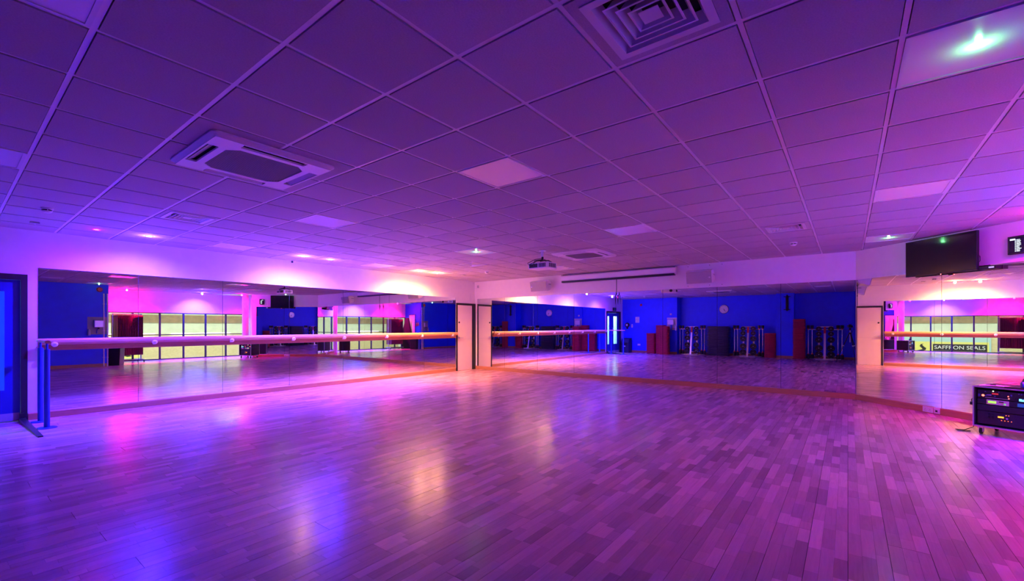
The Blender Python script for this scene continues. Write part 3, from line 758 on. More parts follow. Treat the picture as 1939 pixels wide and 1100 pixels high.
# projector screen
ya, yb = on_back(1282)[1], on_back(1066)[1]; L = yb-ya
t = thing('projector_screen', 'long white projector screen case with a black slot under the ceiling', 'projector screen', (WX-0.006, yb, 2.55), -pi/2)
MB().prism_x([(-0.002, 0.01), (-0.002, 0.15), (-0.02, 0.165), (-0.10, 0.165), (-0.125, 0.14), (-0.125, 0.045), (-0.11, 0.02)], 0.02, L-0.02).build('case', WPL, t, smooth=30)
MB().box(0.03, L-0.03, -0.128, -0.03, -0.028, 0.018).build('slot_bar', BLACK, t)
MB().box(0.0, L, -0.10, -0.01, 0.168, 0.176).build('top_rail', BLACK, t)
for s in (0.0, L-0.02): MB().prism_x([(-0.002, -0.005), (-0.002, 0.168), (-0.105, 0.168), (-0.13, 0.14), (-0.13, 0.03), (-0.11, -0.005)], s, s+0.02).build('end_cap', WPL, t)
p = on_back(1170, 527)
t = thing('pull_cord', 'dark green pull cord loop hanging from the screen in front of the mirror', 'cord', (WX-0.09, p[1], 2.52), -pi/2)
c1 = [(0, 0, 0), (0.002, -0.004, -0.2), (-0.003, 0, -0.36)]; MB().tube(c1, 0.008, 8).build('cord', mat('green_cord', (0.015, 0.05, 0.03), 0.6), t, smooth=60)
lo = [(-0.003, 0, -0.36), (-0.035, 0, -0.40), (-0.032, 0, -0.62), (-0.02, 0, -0.40), (0.0, 0, -0.37), (0.02, 0, -0.40), (0.03, 0, -0.60), (0.012, 0, -0.40)]
MB().tube(lo, 0.007, 8).build('loop', MATS['green_cord'], t, smooth=60)
MB().lathe([(0.010, -0.37), (0.014, -0.36), (0.010, -0.34)], 10).build('knot', MATS['green_cord'], t)
# corner box
p = on_left(901, 543)
t = thing('junction_box', 'small white junction box high in the corner beside the cream door', 'junction box', (WX, on_back(906, 543)[1], on_back(906, 543)[2]), -pi/2)
MB().box(-0.04, 0.04, -0.03, -0.001, -0.05, 0.05).build('box', WPL, t, bevel=0.004)
MB().box(-0.03, 0.03, -0.033, -0.030, -0.04, 0.04).build('cover', GREYM, t)

# ------------------------------------------------------------------ projector
t = thing('projector', 'white ceiling projector hanging on a pole with dangling cables', 'projector', (6.76, 4.42, ZT), R(-90-4))
MB().lathe([(0.07, -0.002), (0.07, -0.012), (0.03, -0.018)], 20).build('ceiling_plate', WPL, t, smooth=40)
MB().tube([(0, 0, -0.012), (0, 0, -0.12)], 0.026, 14).build('pole', WPL, t, smooth=50)
MB().tube([(0, 0, -0.11), (0, 0, -0.20)], 0.020, 12).build('pole_joint', BLACK, t, smooth=50)
for ex, ey in ((-0.15, -0.10), (0.16, -0.10), (-0.15, 0.10), (0.16, 0.10)):
    MB().tube([(0, 0, -0.185), (ex*0.6, ey*0.6, -0.19), (ex, ey, -0.235)], 0.010, 8).build('mount_arm', BLACK, t)
bd = MB().prism([(-0.21, -0.15), (0.21, -0.15), (0.22, -0.12), (0.22, 0.14), (0.20, 0.155), (-0.20, 0.155), (-0.22, 0.13), (-0.22, -0.13)], -0.345, -0.235).build('body', WPL, t, bevel=0.012)
MB().lathe([(0.045, 0.15), (0.045, 0.185), (0.036, 0.19), (0.034, 0.175)], 20, (0.09, 0, -0.29), 'y').build('lens', BLACK, t, smooth=40)
for k in range(6): MB().box(-0.2235, -0.2205, -0.10+k*0.035, -0.08+k*0.035, -0.325, -0.255).build('side_vent', BLACK, t)
for k in range(6): MB().box(0.2205, 0.2235, -0.10+k*0.035, -0.08+k*0.035, -0.325, -0.255).build('side_vent', BLACK, t)
MB().box(-0.19, 0.0, -0.1535, -0.150, -0.325, -0.255).build('connector_panel', BLACK, t)
for k in range(5): MB().box(0.03+k*0.032, 0.05+k*0.032, -0.1535, -0.150, -0.325, -0.255).build('rear_vent', BLACK, t)
for k, pts in enumerate(([(0, -0.02, -0.15), (-0.10, -0.10, -0.17), (-0.19, -0.20, -0.24), (-0.14, -0.19, -0.30), (-0.12, -0.15, -0.29)],
            [(0.0, -0.02, -0.17), (-0.06, -0.16, -0.20), (-0.05, -0.20, -0.27), (-0.07, -0.155, -0.30)], [(0.01, 0.0, -0.16), (0.08, -0.1, -0.19), (0.0, -0.19, -0.22), (-0.16, -0.20, -0.27), (-0.17, -0.155, -0.28)])):
    MB().tube(pts, 0.006, 6).build('cable', BLACK, t)

# ------------------------------------------------------------------ television and other things on the angled wall
# local x to the right along the wall, y into the wall
def cham_at(px, py, off=0.0): p = on_cham(px, py, off); return p
pa, pb = on_cham(1716, 525, 0.10), on_cham(1851, 510, 0.10)
W = math.hypot(pb[0]-pa[0], pb[1]-pa[1]); zt = on_cham(1716, 460, 0.10)[2]; zb = on_cham(1716, 525.5, 0.10)[2]
t = thing('television', 'black flat television mounted above the angled mirror', 'television', ((pa[0]+pb[0])/2, (pa[1]+pb[1])/2, (zt+zb)/2), R(-135))
H = zt-zb
MB().box(-W/2, W/2, -0.012, 0.03, -H/2, H/2).build('casing', BLACK, t, bevel=0.003)
MB().box(-W/2+0.010, W/2-0.010, -0.0145, -0.0122, -H/2+0.016, H/2-0.010).build('screen', mat('tv_glass', (0.012, 0.012, 0.014), 0.12), t)
MB().box(-0.03, 0.03, -0.013, 0.005, -H/2-0.012, -H/2).build('sensor_bar', BLACK, t)
MB().lathe([(0.006, 0), (0.004, -0.003)], 8, (0.03, -0.013, -H/2-0.006), 'y').build('standby_led', em('red_led', (1, 0.05, 0.05), 12), t)
MB().box(-0.2, 0.2, 0.03, 0.09, -0.2, 0.2).build('wall_bracket', BLKM, t)
MB().tube([(W/2-0.03, 0.03, -0.05), (W/2+0.008, 0.03, -0.09), (W/2+0.01, 0.03, -0.15), (W/2-0.03, 0.03, -0.2)], 0.004, 6).build('cable', BLACK, t)
p = on_cham(1873, 507, 0.045)
t = thing('media_box', 'small black media box with a dim display below the television corner', 'media box', (p[0], p[1], p[2]), R(-135))
MB().box(-0.085, 0.115, -0.05, 0.04, -0.025, 0.025).build('box', BLACK, t, bevel=0.003)
MB().box(0.03, 0.09, -0.052, -0.0505, -0.008, 0.010).build('display', em('dim_display', (0.35, 0.25, 0.9), 0.8), t)
MB().box(-0.08, 0.10, 0.04, 0.045, -0.03, 0.03).build('wall_plate', BLKM, t)
pa, pb = on_cham(1911, 450, 0.02), on_cham(1946, 450, 0.02); W = math.hypot(pb[0]-pa[0], pb[1]-pa[1])
zt, zb = on_cham(1911, 449, 0.03)[2], on_cham(1911, 483, 0.03)[2]; H = zt-zb
t = thing('wall_display', 'small black wall display with glowing white rows of figures', 'display', ((pa[0]+pb[0])/2, (pa[1]+pb[1])/2, (zt+zb)/2), R(-135))
MB().box(-W/2, W/2, -0.03, 0.018, -H/2, H/2).build('casing', BLACK, t, bevel=0.006)
MB().box(-W/2+0.02, W/2-0.02, -0.032, -0.0305, -H/2+0.02, H/2-0.02).build('screen', mat('display_glass', (0.01, 0.012, 0.03), 0.2), t)
EW = em('display_white', (0.8, 0.95, 1.0), 0.55)
MB().box(-W/2+0.03, -W/2+0.085, -0.034, -0.0325, H/2-0.055, H/2-0.035).build('heading', EW, t)
rr = random.Random(3)
for k in range(10):
    z = H/2-0.055-k*0.0165
    MB().box(-W/2+0.082, -W/2+0.092, -0.034, -0.0325, z-0.004, z+0.004).build('figure', EW, t)
    MB().box(-W/2+0.098, -W/2+0.098+rr.uniform(0.03, 0.055), -0.034, -0.0325, z-0.004, z+0.004).build('figure_row', EW, t)
# small black ball camera above the display
# sockets in the skirting
p = on_cham(1757.5, 775, 0.02)
t = thing('double_socket', 'white double power socket in the skirting below the angled mirror', 'socket', (p[0], p[1], 0.055), R(-135))
MB().box(-0.073, 0.073, -0.012, 0.0, -0.043, 0.043).build('plate', WPL, t, bevel=0.003)
for s in (-1, 1):
    for dx, dz in ((0, 0.004), (-0.011, -0.018), (0.011, -0.018)): MB().cbox((s*0.036+dx, -0.0125, dz), (0.006, 0.002, 0.008)).build('pin_hole', BLACK, t)
    MB().cbox((s*0.018, -0.013, 0.028), (0.011, 0.004, 0.016)).build('switch', WPL, t)
p = on_cham(1774.5, 777.5, 0.02)
t = thing('data_socket', 'white single data socket beside the double power socket', 'socket', (p[0], p[1], 0.055), R(-135))
MB().box(-0.043, 0.043, -0.012, 0.0, -0.043, 0.043).build('plate', WPL, t, bevel=0.003)
MB().cbox((0, -0.0125, -0.004), (0.03, 0.003, 0.028)).build('port', BLACK, t)

# ------------------------------------------------------------------ flight case with the sound equipment
ra = math.atan2(-0.87, -0.49)
RW, RD, RZ0, RZ1 = 0.56, 0.52, 0.10, 0.605
t = thing('equipment_case', 'black flight case on castors holding lit sound equipment beside the angled mirror', 'flight case', (8.03, -1.25, 0), ra)
FELT = mat('case_laminate', (0.02, 0.02, 0.024), 0.45, noise=0.1, nscale=30)
b = MB(); b.box(0.012, RW-0.012, 0.012, RD, RZ0+0.006, RZ0+0.02); b.box(0.012, RW-0.012, 0.012, RD, RZ1-0.016, RZ1)
b.box(0.004, 0.018, 0.012, RD, RZ0, RZ1); b.box(RW-0.018, RW-0.004, 0.012, RD, RZ0, RZ1); b.box(0.018, RW-0.018, RD-0.014, RD, RZ0+0.02, RZ1-0.016)
b.build('shell', FELT, t)
for (q) in ((0, 0.014, -0.002, 0.016, RZ0, RZ1), (RW-0.014, RW, -0.002, 0.016, RZ0, RZ1), (0.014, RW-0.014, -0.002, 0.016, RZ0, RZ0+0.016), (0.014, RW-0.014, -0.002, 0.016, RZ1-0.014, RZ1+0.002),
          (-0.002, 0.016, RD-0.014, RD+0.002, RZ0, RZ1), (RW-0.016, RW+0.002, RD-0.014, RD+0.002, RZ0, RZ1), (-0.002, 0.014, 0.016, RD-0.014, RZ1-0.012, RZ1+0.002), (-0.002, 0.014, 0.016, RD-0.014, RZ0-0.002, RZ0+0.014),
          (RW-0.014, RW+0.002, 0.016, RD-0.014, RZ1-0.012, RZ1+0.002)):
    MB().box(*q).build('edge_profile', ALU, t, bevel=0.003)
def unit(name, z0, z1, m, y=0.03, x0=0.03, x1=RW-0.03):
    return MB().box(x0, x1, y, y+0.3, z0, z1).build(name, m, t, bevel=0.002)
FACE = mat('rack_face', (0.015, 0.015, 0.02), 0.4, noise=0.2, nscale=60)
m1 = unit('mixer_unit', 0.455, 0.560, FACE, 0.05); m2 = unit('effects_unit', 0.385, 0.448, FACE, 0.04); m3 = unit('drawer_unit', 0.305, 0.378, FACE, 0.035); m4 = unit('power_amplifier', 0.135, 0.298, FACE, 0.04)
def patch(parent, name, x0, x1, z0, z1, y, m): return MB().box(x0, x1, y-0.004, y, z0, z1).build(name, m, parent)
patch(m1, 'label_plate', 0.16, 0.215, 0.512, 0.530, 0.05, em('red_panel', (0.9, 0.03, 0.04), 0.25))
patch(m1, 'label_plate', 0.11, 0.155, 0.495, 0.508, 0.05, mat('violet_label', (0.25, 0.22, 0.6), 0.5))
patch(m1, 'level_display', 0.39, 0.485, 0.462, 0.490, 0.05, em('cyan_lcd', (0.15, 0.7, 1.0), 0.9))
patch(m1, 'jack_block', 0.035, 0.055, 0.475, 0.505, 0.05, mat('blue_jack', (0.05, 0.06, 0.4), 0.5))
patch(m1, 'connector_row', 0.10, 0.30, 0.465, 0.470, 0.05, GREYM)
rr = random.Random(5)
for k in range(22):
    x, z = rr.uniform(0.10, 0.52), rr.uniform(0.475, 0.550)
    MB().lathe([(0.006, 0), (0.005, -0.012), (0.002, -0.013)], 8, (x, 0.049, z), 'y').build('knob', mat('knob_blue', (0.10, 0.10, 0.5), 0.4) if k % 3 else BLACK, m1)
for x, z, c in ((0.08, 0.490, (1, 0.12, 0.08)), (0.30, 0.505, (1, 0.1, 0.1)), (0.305, 0.478, (1, 0.1, 0.1)), (0.47, 0.452, (1, 0.1, 0.2)), (0.17, 0.552, (0.9, 1, 0.6)), (0.46, 0.515, (0.9, 1, 0.6))):
    MB().lathe([(0.007 if x > 0.09 else 0.014, 0), (0.004, -0.006)], 10, (x, 0.048, z), 'y').build('lamp_lens', em('lens_%d' % int(c[1]*100), c, 1.8), m1)
patch(m2, 'silver_panel', 0.115, 0.31, 0.388, 0.446, 0.04, mat('champagne_panel', (0.55, 0.42, 0.40), 0.35))
patch(m2, 'green_display', 0.13, 0.20, 0.405, 0.430, 0.036, em('green_lcd', (0.35, 0.9, 0.08), 0.6))
patch(m2, 'blue_display', 0.38, 0.50, 0.395, 0.435, 0.04, em('blue_lcd', (0.02, 0.10, 0.7), 0.25))
patch(m2, 'maker_mark', 0.225, 0.265, 0.422, 0.434, 0.036, BLACK)
MB().lathe([(0.010, 0), (0.008, -0.010)], 12, (0.275, 0.036, 0.405), 'y').build('green_button', em('green_button', (0.2, 0.8, 0.2), 0.35), m2)
patch(m4, 'amber_display', 0.215, 0.265, 0.235, 0.252, 0.04, em('amber_lcd', (1.0, 0.28, 0.01), 1.2))
for k in range(6): MB().lathe([(0.005, 0), (0.003, -0.005)], 8, (0.285+0.022*(k % 2) if k < 2 else 0.19+0.035*k*0.8, 0.039, 0.272 if k < 2 else 0.205), 'y').build('indicator', em('amber_led', (1, 0.12, 0.02), 1.2), m4)
for x, z in ((0.13, 0.262), (0.165, 0.262), (0.13, 0.225), (0.165, 0.225)): MB().lathe([(0.012, 0), (0.010, -0.015)], 14, (x, 0.039, z), 'y').build('knob', BLACK, m4)
MB().lathe([(0.013, 0), (0.011, -0.016)], 14, (0.297, 0.039, 0.235), 'y').build('knob', ALU, m4)
for k in range(2):
    MB().box(-0.001, 0.003, 0.20+k*0.0, 0.32, 0.40-0.02*k, 0.42).build('side_handle', BLKM, t)
for cx_, cy_ in ((0.06, 0.06), (RW-0.06, 0.06), (0.06, RD-0.06), (RW-0.06, RD-0.06)):
    c = MB().box(cx_-0.03, cx_+0.03, cy_-0.03, cy_+0.03, RZ0-0.012, RZ0-0.002); c.box(cx_-0.02, cx_-0.015, cy_-0.02, cy_+0.02, 0.03, RZ0-0.012); c.box(cx_+0.015, cx_+0.02, cy_-0.02, cy_+0.02, 0.03, RZ0-0.012)
    c = c.build('castor', ALU, t)
    MB().lathe([(0.030, -0.012), (0.037, -0.009), (0.037, 0.009), (0.030, 0.012)], 18, (cx_, cy_, 0.0375), 'x').build('wheel', RUBBER, c, smooth=40)
    MB().lathe([(0.014, -0.0135), (0.014, 0.0135)], 12, (cx_, cy_, 0.0375), 'x').build('hub', ALU, c)
def on_case(x, y, z): ca, sa = cos(ra), sin(ra); return (8.03+x*ca-y*sa, -1.25+x*sa+y*ca, z)
q = thing('leaflet', 'pale open leaflet lying on top of the flight case', 'leaflet', on_case(0.16, 0.14, RZ1+0.004), ra+0.3)
MB().add([(-0.14, -0.07, 0.0), (0.0, -0.07, 0.010), (0.13, -0.06, 0.002), (0.14, 0.08, 0.002), (0.0, 0.07, 0.012), (-0.13, 0.07, 0.001),
       (-0.14, -0.07, -0.001), (0.0, -0.07, 0.008), (0.13, -0.06, 0.0), (0.14, 0.08, 0.0), (0.0, 0.07, 0.010), (-0.13, 0.07, 0.0)],
       [(0, 1, 4, 5), (1, 2, 3, 4), (6, 11, 10, 7), (7, 10, 9, 8), (0, 6, 7, 1), (1, 7, 8, 2), (2, 8, 9, 3), (3, 9, 10, 4), (4, 10, 11, 5), (5, 11, 6, 0)]).build('sheets', mat('paper', (0.75, 0.70, 0.75), 0.6), q)
MB().cbox((-0.02, 0.0, 0.016), (0.05, 0.03, 0.008)).build('pen_clip', BLACK, q)
q = thing('notebook', 'thin dark notebook with a pale edge lying flat on the flight case', 'notebook', on_case(0.36, 0.10, RZ1+0.003), ra-0.15)
MB().box(-0.09, 0.09, -0.06, 0.06, 0, 0.012).build('cover', BLACK, q, bevel=0.002); MB().box(-0.085, 0.088, -0.055, 0.055, 0.003, 0.009).build('pages', MATS['paper'], q)
q = thing('headphones', 'black and blue headphones standing on the flight case', 'headphones', on_case(0.47, 0.16, RZ1+0.003), ra+0.5)
arc = [(0.085*cos(a), 0, 0.06+0.10*sin(a)) for a in [pi*k/12 for k in range(13)]]
MB().tube(arc, 0.009, 8).build('headband', BLACK, q, smooth=50)
for s in (-1, 1):
    MB().lathe([(0.030, -0.018), (0.042, -0.012), (0.042, 0.012), (0.030, 0.018)], 18, (s*0.08, 0, 0.043), 'x').build('ear_cup', mat('cup_blue', (0.02, 0.04, 0.35), 0.4), q, smooth=40)
t = thing('power_cable', 'thin black power cable coiled on the floor left of the flight case', 'cable', (8.03, -1.25, 0), ra)
t['label'] = 'thin black power cable trailing from the flight case to the floor'
MB().tube([(-0.012, 0.10, 0.46), (-0.045, 0.10, 0.42), (-0.04, 0.09, 0.36), (-0.02, 0.08, 0.33)], 0.005, 6).build('upper_length', BLACK, t)
MB().cbox((-0.03, 0.085, 0.37), (0.045, 0.03, 0.04)).build('plug', BLACK, t, bevel=0.004)
MB().tube([(-0.02, 0.08, 0.33), (-0.015, 0.10, 0.20), (-0.04, 0.13, 0.06), (-0.12, 0.12, 0.007), (-0.19, 0.08, 0.006), (-0.15, 0.02, 0.006), (-0.10, 0.06, 0.006), (-0.06, 0.11, 0.006)], 0.005, 6).build('floor_length', BLACK, t)

# ------------------------------------------------------------------ camera tripod (seen in the back mirror)
ca = math.atan2(CC, SS)
t = thing('camera_tripod', 'black tripod with a camera standing before the blue rear wall', 'tripod', (0, 0, 0), ca)
bx = -0.115
for k in range(3):
    a = R(60+120*k); fx, fy = bx+0.42*cos(a), 0.42*sin(a)
    lg = MB().tube([(bx+0.03*cos(a), 0.03*sin(a), 1.08), (bx+0.2*cos(a), 0.2*sin(a), 0.62)], 0.016, 10).build('leg', BLACK, t)
    MB().tube([(bx+0.2*cos(a), 0.2*sin(a), 0.62), (fx, fy, 0.02)], 0.011, 10).build('lower_leg', BLACK, lg)
    MB().lathe([(0.016, 0), (0.018, 0.012), (0.012, 0.03)], 12, (fx, fy, 0)).build('rubber_foot', RUBBER, lg)
    MB().lathe([(0.021, -0.02), (0.021, 0.02)], 12, (bx+0.2*cos(a), 0.2*sin(a), 0.62)).build('leg_lock', ALU, lg)
MB().lathe([(0.03, 1.05), (0.05, 1.07), (0.05, 1.10), (0.03, 1.12)], 16, (bx, 0, 0)).build('collar', BLACK, t, smooth=40)
MB().tube([(bx, 0, 0.75), (bx, 0, 1.22)], 0.014, 12).build('centre_column', ALU, t)
MB().lathe([(0.02, 1.20), (0.034, 1.22), (0.034, 1.27), (0.02, 1.29)], 16, (bx, 0, 0)).build('ball_head', BLACK, t, smooth=40)
MB().tube([(bx, 0.03, 1.24), (bx-0.05, 0.10, 1.22), (bx-0.1, 0.18, 1.19)], 0.008, 8).build('pan_handle', BLACK, t)
cb = MB().prism([(bx-0.035, -0.07), (bx+0.03, -0.07), (bx+0.03, 0.07), (bx-0.035, 0.07)], 1.295, 1.395).build('camera_body', BLACK, t, bevel=0.01)
MB().box(bx-0.03, bx+0.03, -0.03, 0.03, 1.395, 1.425).build('viewfinder', BLACK, cb, bevel=0.006)
MB().lathe([(0.036, bx+0.03), (0.040, bx+0.05), (0.042, -0.02), (0.036, -0.012)], 20, (0, 0, ZC), 'x').build('lens', BLACK, cb, smooth=40)
MB().tube([(bx-0.02, -0.07, 1.38), (bx-0.04, -0.10, 1.25), (bx-0.03, -0.06, 1.12), (bx-0.02, 0.05, 1.22), (bx-0.02, 0.07, 1.37)], 0.008, 6).build('strap', BLACK, cb)

# ------------------------------------------------------------------ gym equipment along the blue wall
def rr_box(w, d, r, n=4):
    out = []
    for sx, sy, a0 in ((1, 1, 0), (-1, 1, 90), (-1, -1, 180), (1, -1, 270)):
        for k in range(n+1):
            q = R(a0+90*k/n); out.append((sx*(w/2-r)+r*cos(q), sy*(d/2-r)+r*sin(q)))
    return out
UH = 0.05
pm = rr_box(0.44, 0.36, 0.09); pi_ = rr_box(0.37, 0.29, 0.06); n_ = len(pm)
bb = MB(); lv = [(pi_, 0.0), (pm, 0.012), (pm, UH-0.014), (pi_, UH-0.002)]
vs = [(p[0], p[1], z) for P, z in lv for p in P]; fs = [tuple(range(n_-1, -1, -1)), tuple(range(3*n_, 4*n_))]
for q in range(3): fs += [(q*n_+k, q*n_+(k+1) % n_, (q+1)*n_+(k+1) % n_, (q+1)*n_+k) for k in range(n_)]
riser_me = bb.add(vs, fs).mesh('step_riser', REDF, 35)
def riser_stack(px, base, top, A, label, group):
    a, b = ray(px); X, Y, _ = in_back(px, base, A); d = (2*XB-A)/a; n = max(3, round((base-top)*d/F/UH))
    for k in range(n):
        o = link('step_riser', riser_me, None, (A+random.uniform(-.004, .004), Y+random.uniform(-.005, .005), k*UH), R(90)+random.uniform(-.02, .02))
        tag(o, label, 'step riser', group)
riser_stack(1233.5, 667.5, 630, AR+0.24, 'red step riser in the low stack beside the double red stack', 'red risers in the low stack by the bin')
riser_stack(1251.5, 668, 615, AR+0.24, 'red step riser in the tall stack touching the low red stack', 'red risers in the tall stack by the low one')
riser_stack(1268.5, 668, 615, AR+0.10+0.36, 'red step riser in the tall stack before the towel dispenser pillar', 'red risers before the dispenser pillar') if False else None
riser_stack(1258.5, 668, 615, AR+0.62, 'red step riser in the stack standing out beside the dispenser pillar', 'red risers in the stack by the dispenser pillar')
riser_stack(1458.5, 676, 630, AREC+0.45, 'red step riser in the low stack between weight rack and bracket pillar', 'red risers left of the bracket pillar')
riser_stack(1513.5, 677.5, 603, AREC+0.45, 'red step riser in the tallest stack beside the bracket pillar', 'red risers in the tallest stack')
# dark step platforms
SH = 0.075
def plat():
    b = MB(); w, d = 0.98, 0.40
    P0 = rr_box(w, d, 0.06); P1 = rr_box(w-0.04, d-0.04, 0.05); P2 = rr_box(w-0.16, d-0.16, 0.04); n = len(P0)
    lv = [(P0, 0.0), (P0, 0.02), (P2, 0.032), (P2, 0.052), (P1, 0.060), (P1, SH-0.002)]
    vs = [(p[0], p[1], z) for P, z in lv for p in P]; fs = [tuple(range(n-1, -1, -1)), tuple(range(5*n, 6*n))]
    for q in range(5): fs += [(q*n+k, q*n+(k+1) % n, (q+1)*n+(k+1) % n, (q+1)*n+k) for k in range(n)]
    return b.add(vs, fs).mesh('step_platform', BSTEP, 35)
plat_me = plat()
Yp = in_back(1360, 671, AREC+0.4)[1]
for k in range(18):
    o = link('step_platform', plat_me, None, (AREC+0.36+random.uniform(-.006, .006), Yp+random.uniform(-.01, .01), k*SH), R(90)+random.uniform(-.01, .01))
    tag(o, 'navy aerobic step platform in the tall stack below the wall clock', 'aerobic step', 'stacked navy aerobic steps')

# weight racks, plates and bars
def make_rack(label):
    t = thing('weight_rack', label, 'weight rack', group='weight racks')
    MB().box(-0.30, 0.30, -0.32, -0.26, 0, 0.035).build('front_foot', ALU, t, bevel=0.004)
    MB().box(-0.52, 0.52, 0.10, 0.16, 0, 0.035).build('rear_foot', ALU, t, bevel=0.004)
    MB().box(-0.03, 0.03, -0.26, 0.10, 0, 0.03).build('foot_link', ALU, t)
    MB().add([(-0.035, -0.30, 0.035), (0.035, -0.30, 0.035), (0.035, -0.26, 0.035), (-0.035, -0.26, 0.035), (-0.035, -0.02, 1.34), (0.035, -0.02, 1.34), (0.035, 0.02, 1.34), (-0.035, 0.02, 1.34)],
        [(0, 3, 2, 1), (4, 5, 6, 7), (0, 1, 5, 4), (1, 2, 6, 5), (2, 3, 7, 6), (3, 0, 4, 7)]).build('post', ALU, t)
    MB().add([(-0.036, -0.080, 1.06), (0.036, -0.080, 1.06), (0.036, -0.115, 1.06), (-0.036, -0.115, 1.06), (-0.036, -0.028, 1.32), (0.036, -0.028, 1.32), (0.036, -0.060, 1.32), (-0.036, -0.060, 1.32)],
        [(0, 1, 2, 3), (7, 6, 5, 4), (0, 4, 5, 1), (1, 5, 6, 2), (2, 6, 7, 3), (3, 7, 4, 0)]).build('red_label', REDP, t)
    for x in (-0.20, 0.20): MB().box(x-0.03, x+0.03, 0.05, 0.09, 0.035, 1.30).build('side_post', ALU, t)
    MB().box(-0.26, 0.26, -0.02, 0.05, 1.30, 1.345).build('top_bar', ALU, t)
    for z in (0.20, 0.46, 0.80, 1.04, 1.24):
        for x in (-0.20, 0.20): MB().tube([(x, 0.05, z), (x, -0.12, z)], 0.013, 8).build('peg', ALU, t)
    for z in (0.12, 1.20): MB().box(-0.58, 0.58, 0.065, 0.085, z, z+0.03).build('bar_holder', ALU, t)
    return t
PR = 0.135
plate_src = thing('weight_plate', '', 'weight plate')
def plate_prof(r): return [(0.02, -0.026), (r*0.55, -0.026), (r*0.60, -0.030), (r*0.92, -0.030), (r, -0.022), (r, 0.022), (r*0.92, 0.030), (0.02, 0.030)]
MB().lathe(plate_prof(PR), 26, (0, 0, 0), 'y', True).build('disc', RUBBER, plate_src, smooth=35)
MB().lathe([(0.05, -0.026), (0.05, -0.034), (0.02, -0.034), (0.02, -0.026)], 18, (0, 0, 0), 'y', True).build('hub', BLKM, plate_src, smooth=35)
for k in range(3):
    a = R(90+120*k); MB().cbox((0.09*cos(a), -0.0305, 0.09*sin(a)), (0.026, 0.004, 0.012)).build('grip', GREYM, plate_src)
bar_src = thing('barbell', '', 'barbell')
MB().tube([(0, 0, 0.22), (0, 0, 1.24)], 0.014, 12).build('bar', CHROME, bar_src, smooth=50)
MB().tube([(0, 0, 0.50), (0, 0, 0.92)], 0.019, 12).build('grip_sleeve', CHROME, bar_src, smooth=50)
for z0, z1, r in ((0.03, 0.20, 0.062), (1.26, 1.39, 0.058)): MB().lathe([(r*0.8, z0), (r, z0+0.01), (r, z1-0.01), (r*0.8, z1)], 16).build('end_weight', RUBBER, bar_src, smooth=40)
for z in (0.22, 1.24): MB().lathe([(0.034, z-0.02), (0.034, z+0.02)], 14).build('collar', REDP, bar_src, smooth=40)
first = True; rack_src = None
for n, (px, base, nm) in enumerate(((1310.5, 671, 'nearest the towel dispenser pillar'), (1417, 673, 'between navy steps and a red stack'), (1562, 678.5, 'beside the tallest red stack and tripod'))):
    X, Y, _ = in_back(px, base, AREC+0.42)
    if rack_src is None: rack_src = make_rack('silver weight rack '+nm); rk = rack_src; rk.location = (X, Y, 0); rk.rotation_euler = (0, 0, R(90))
    else: rk = copy_thing(rack_src, (X, Y, 0), R(90), 'silver weight rack '+nm)
    def W2(lx, ly, z): return (X-ly, Y+lx, z)
    for i, z in enumerate((0.20, 0.46, 0.80, 1.04, 1.24)):
        for lx in (-0.20, 0.20):
            lab = 'black rubber weight plate on the rack '+nm; g = 'weight plates on the rack '+nm
            sc = (0.95, 0.95, 0.90, 0.73, 0.73)[i]
            if first: pl = plate_src; pl.location = W2(lx, -0.06, z-0.0); pl.rotation_euler = (0, 0, R(90)); pl['label'] = lab; pl['group'] = g; first = False; fb = True
            else: pl = copy_thing(plate_src, W2(lx, -0.06, z), R(90), lab, g)
            pl.scale = (sc, 1, sc)
    for lx in (-0.555, -0.425, 0.425, 0.555):
        lab = 'chrome barbell with red collars on the rack '+nm; g = 'barbells on the rack '+nm
        if n == 0 and lx == -0.555: br = bar_src; br.location = W2(lx, -0.01, 0.0); br.rotation_euler = (0, 0, R(90)); br['label'] = lab; br['group'] = g
        else: copy_thing(bar_src, W2(lx, -0.01, 0.0), R(90), lab, g)

# ------------------------------------------------------------------ things on the blue rear wall
def rear_thing(name, label, cat, px, py, A): X, Y, z = in_back(px, py, A); return thing(name, label, cat, (A, Y, z), R(90))
t = rear_thing('wall_clock', 'round white wall clock on the blue wall above the navy steps', 'clock', 1371, 585.5, AREC)
MB().lathe([(0.20, -0.001), (0.205, -0.03), (0.19, -0.045), (0.180, -0.036)], 36, axis='y').build('rim', ALU, t, smooth=40)
MB().lathe([(0.182, -0.030), (0.182, -0.034), (0.002, -0.034)], 36, axis='y').build('dial', mat('clock_white', (0.85, 0.85, 0.85), 0.5), t)
for k in range(12):
    a = 2*pi*k/12; r0, r1 = (0.135, 0.168); ca_, sa_ = sin(a), cos(a)
    MB().tube([(r0*ca_, -0.036, r0*sa_), (r1*ca_, -0.036, r1*sa_)], 0.006, 6).build('hour_mark', BLACK, t)
for ln, w_, deg, nm in ((0.10, 0.009, 198.5, 'hour_hand'), (0.15, 0.006, 222, 'minute_hand')):
    a = R(deg); MB().tube([(-0.02*sin(a), -0.040, -0.02*cos(a)), (ln*sin(a), -0.040, ln*cos(a))], w_, 6).build(nm, BLACK, t)
t = rear_thing('fire_sounder', 'round red alarm sounder high on the blue rear wall', 'alarm', 1214, 577.5, AR)
MB().lathe([(0.055, -0.001), (0.055, -0.04), (0.045, -0.06), (0.01, -0.062)], 22, axis='y').build('body', REDP, t, smooth=40)
MB().lathe([(0.060, 0), (0.060, -0.015), (0.055, -0.016)], 22, axis='y').build('base', REDP, t)
t = rear_thing('wall_notice', 'white printed notice sheet on the blue rear wall', 'notice', 1207, 605.5, AR)
